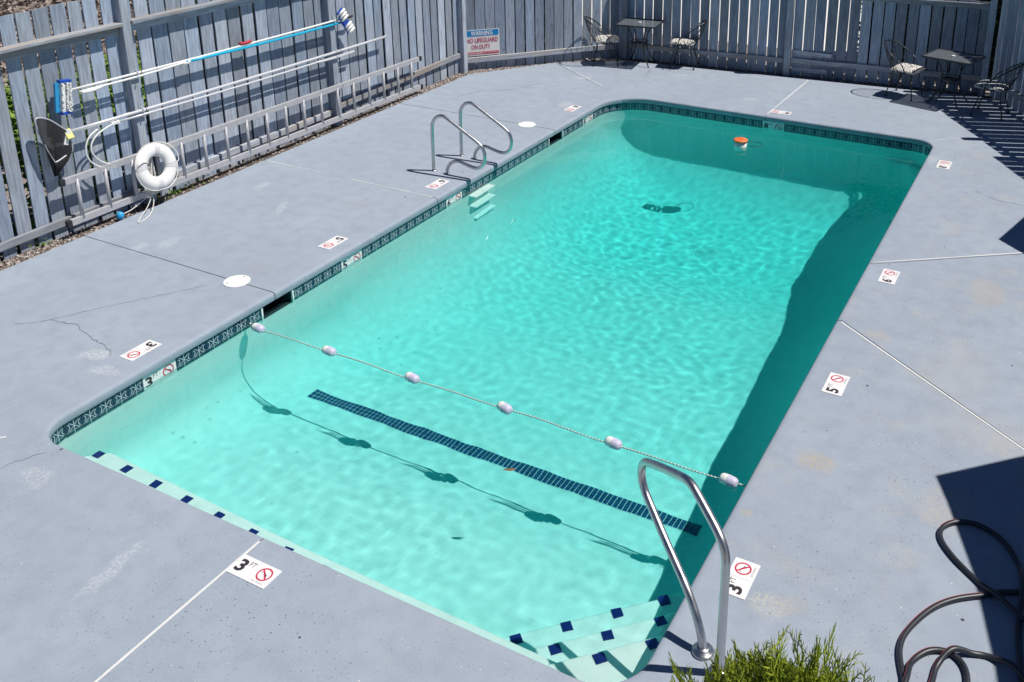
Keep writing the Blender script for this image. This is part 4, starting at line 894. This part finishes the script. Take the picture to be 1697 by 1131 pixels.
for k in range(2600):
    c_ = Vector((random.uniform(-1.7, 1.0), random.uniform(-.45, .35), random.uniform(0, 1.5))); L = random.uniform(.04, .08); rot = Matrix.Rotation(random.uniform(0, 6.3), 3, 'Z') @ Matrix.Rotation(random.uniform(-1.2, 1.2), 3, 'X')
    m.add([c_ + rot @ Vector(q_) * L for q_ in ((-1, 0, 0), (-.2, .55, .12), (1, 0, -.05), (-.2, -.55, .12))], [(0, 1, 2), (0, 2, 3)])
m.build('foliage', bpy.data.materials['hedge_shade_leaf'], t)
m = MB(); m.box((-.35, 0, .68), (2.5, .6, 1.4)); m.build('dark_core', bpy.data.materials['gap_dark_core'], t)
# dark hedge behind the far right fence
t = thing('gap_backing_hedge', 'dark green hedge behind the deep end fence', 'hedge', (0, 0, 0)); m = MB()
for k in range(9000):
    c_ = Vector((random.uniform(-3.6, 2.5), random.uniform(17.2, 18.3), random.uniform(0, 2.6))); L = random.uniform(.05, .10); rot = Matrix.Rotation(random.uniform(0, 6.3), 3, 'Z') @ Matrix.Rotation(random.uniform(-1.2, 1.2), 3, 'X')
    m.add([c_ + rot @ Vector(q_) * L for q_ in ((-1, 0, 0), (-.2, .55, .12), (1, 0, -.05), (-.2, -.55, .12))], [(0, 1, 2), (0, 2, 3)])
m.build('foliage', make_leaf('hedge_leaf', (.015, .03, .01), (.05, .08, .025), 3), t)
m = MB(); m.box((-.5, 18.1, 1.1), (6, .7, 2.3)); m.build('dark_core', plain('hedge_core', (.012, .016, .01), .9), t)

# ------------------------------------------------------------------ unseen outbuilding and open sunshade added right of frame to cast the deck shadows
sx, sy = SUN.x / SUN.z, SUN.y / SUN.z
t = thing('added_shed', 'small dark flat-roofed outbuilding added out of frame to shade the deck', 'unseen_shed')
zr = 2.6; sh = lambda x, y, z=zr: (x + sx * z, y + sy * z)
poly = [sh(-.48, 6.22), sh(-.37, 5.98), sh(-.13, 5.38), sh(.06, 4.72), sh(.22, 4.0), sh(2.2, 3.6), sh(2.6, 9.1), sh(1.5, 8.2)]  # roof outline shaped by the shadow edge wanted on the deck
m = MB(); m.prism(poly[::-1], zr - .12, zr); m.build('roof', ROOFMAT, t)
m = MB(); cxs = sum(p_[0] for p_ in poly) / 8 + .25; cys = sum(p_[1] for p_ in poly) / 8; m.prism([(cxs + (a - cxs) * .62, cys + (b - cys) * .62) for a, b in poly][::-1], -.04, zr - .121); m.build('wall', RAWWOOD, t)
t = thing('added_parasol', 'dark blue hexagonal sunshade added out of frame to shade the deck', 'added_parasol', (.74 + sx * 2.2, 10.93 + sy * 2.2, 0))
m = MB(); P6 = [(1.30 * math.cos(R(16 + 180 + 60 * k)), 1.30 * math.sin(R(16 + 180 + 60 * k))) for k in range(6)]
m.add([(a, b, 2.2) for a, b in P6] + [(0, 0, 2.62)] + [(a * .99, b * .99, 2.185) for a, b in P6] + [(0, 0, 2.60)], [(k, (k + 1) % 6, 6) for k in range(6)] + [(7 + (k + 1) % 6, 7 + k, 13) for k in range(6)] + [(k, 7 + k, 7 + (k + 1) % 6, (k + 1) % 6) for k in range(6)]); m.build('canopy', CANVAS, t)
m = MB(); m.tube([(0, 0, 0), (0, 0, 2.6)], .022, 10); m.lathe([(.24, 0), (.24, .06), (.05, .09)], n=20); m.build('pole', IRON, t)
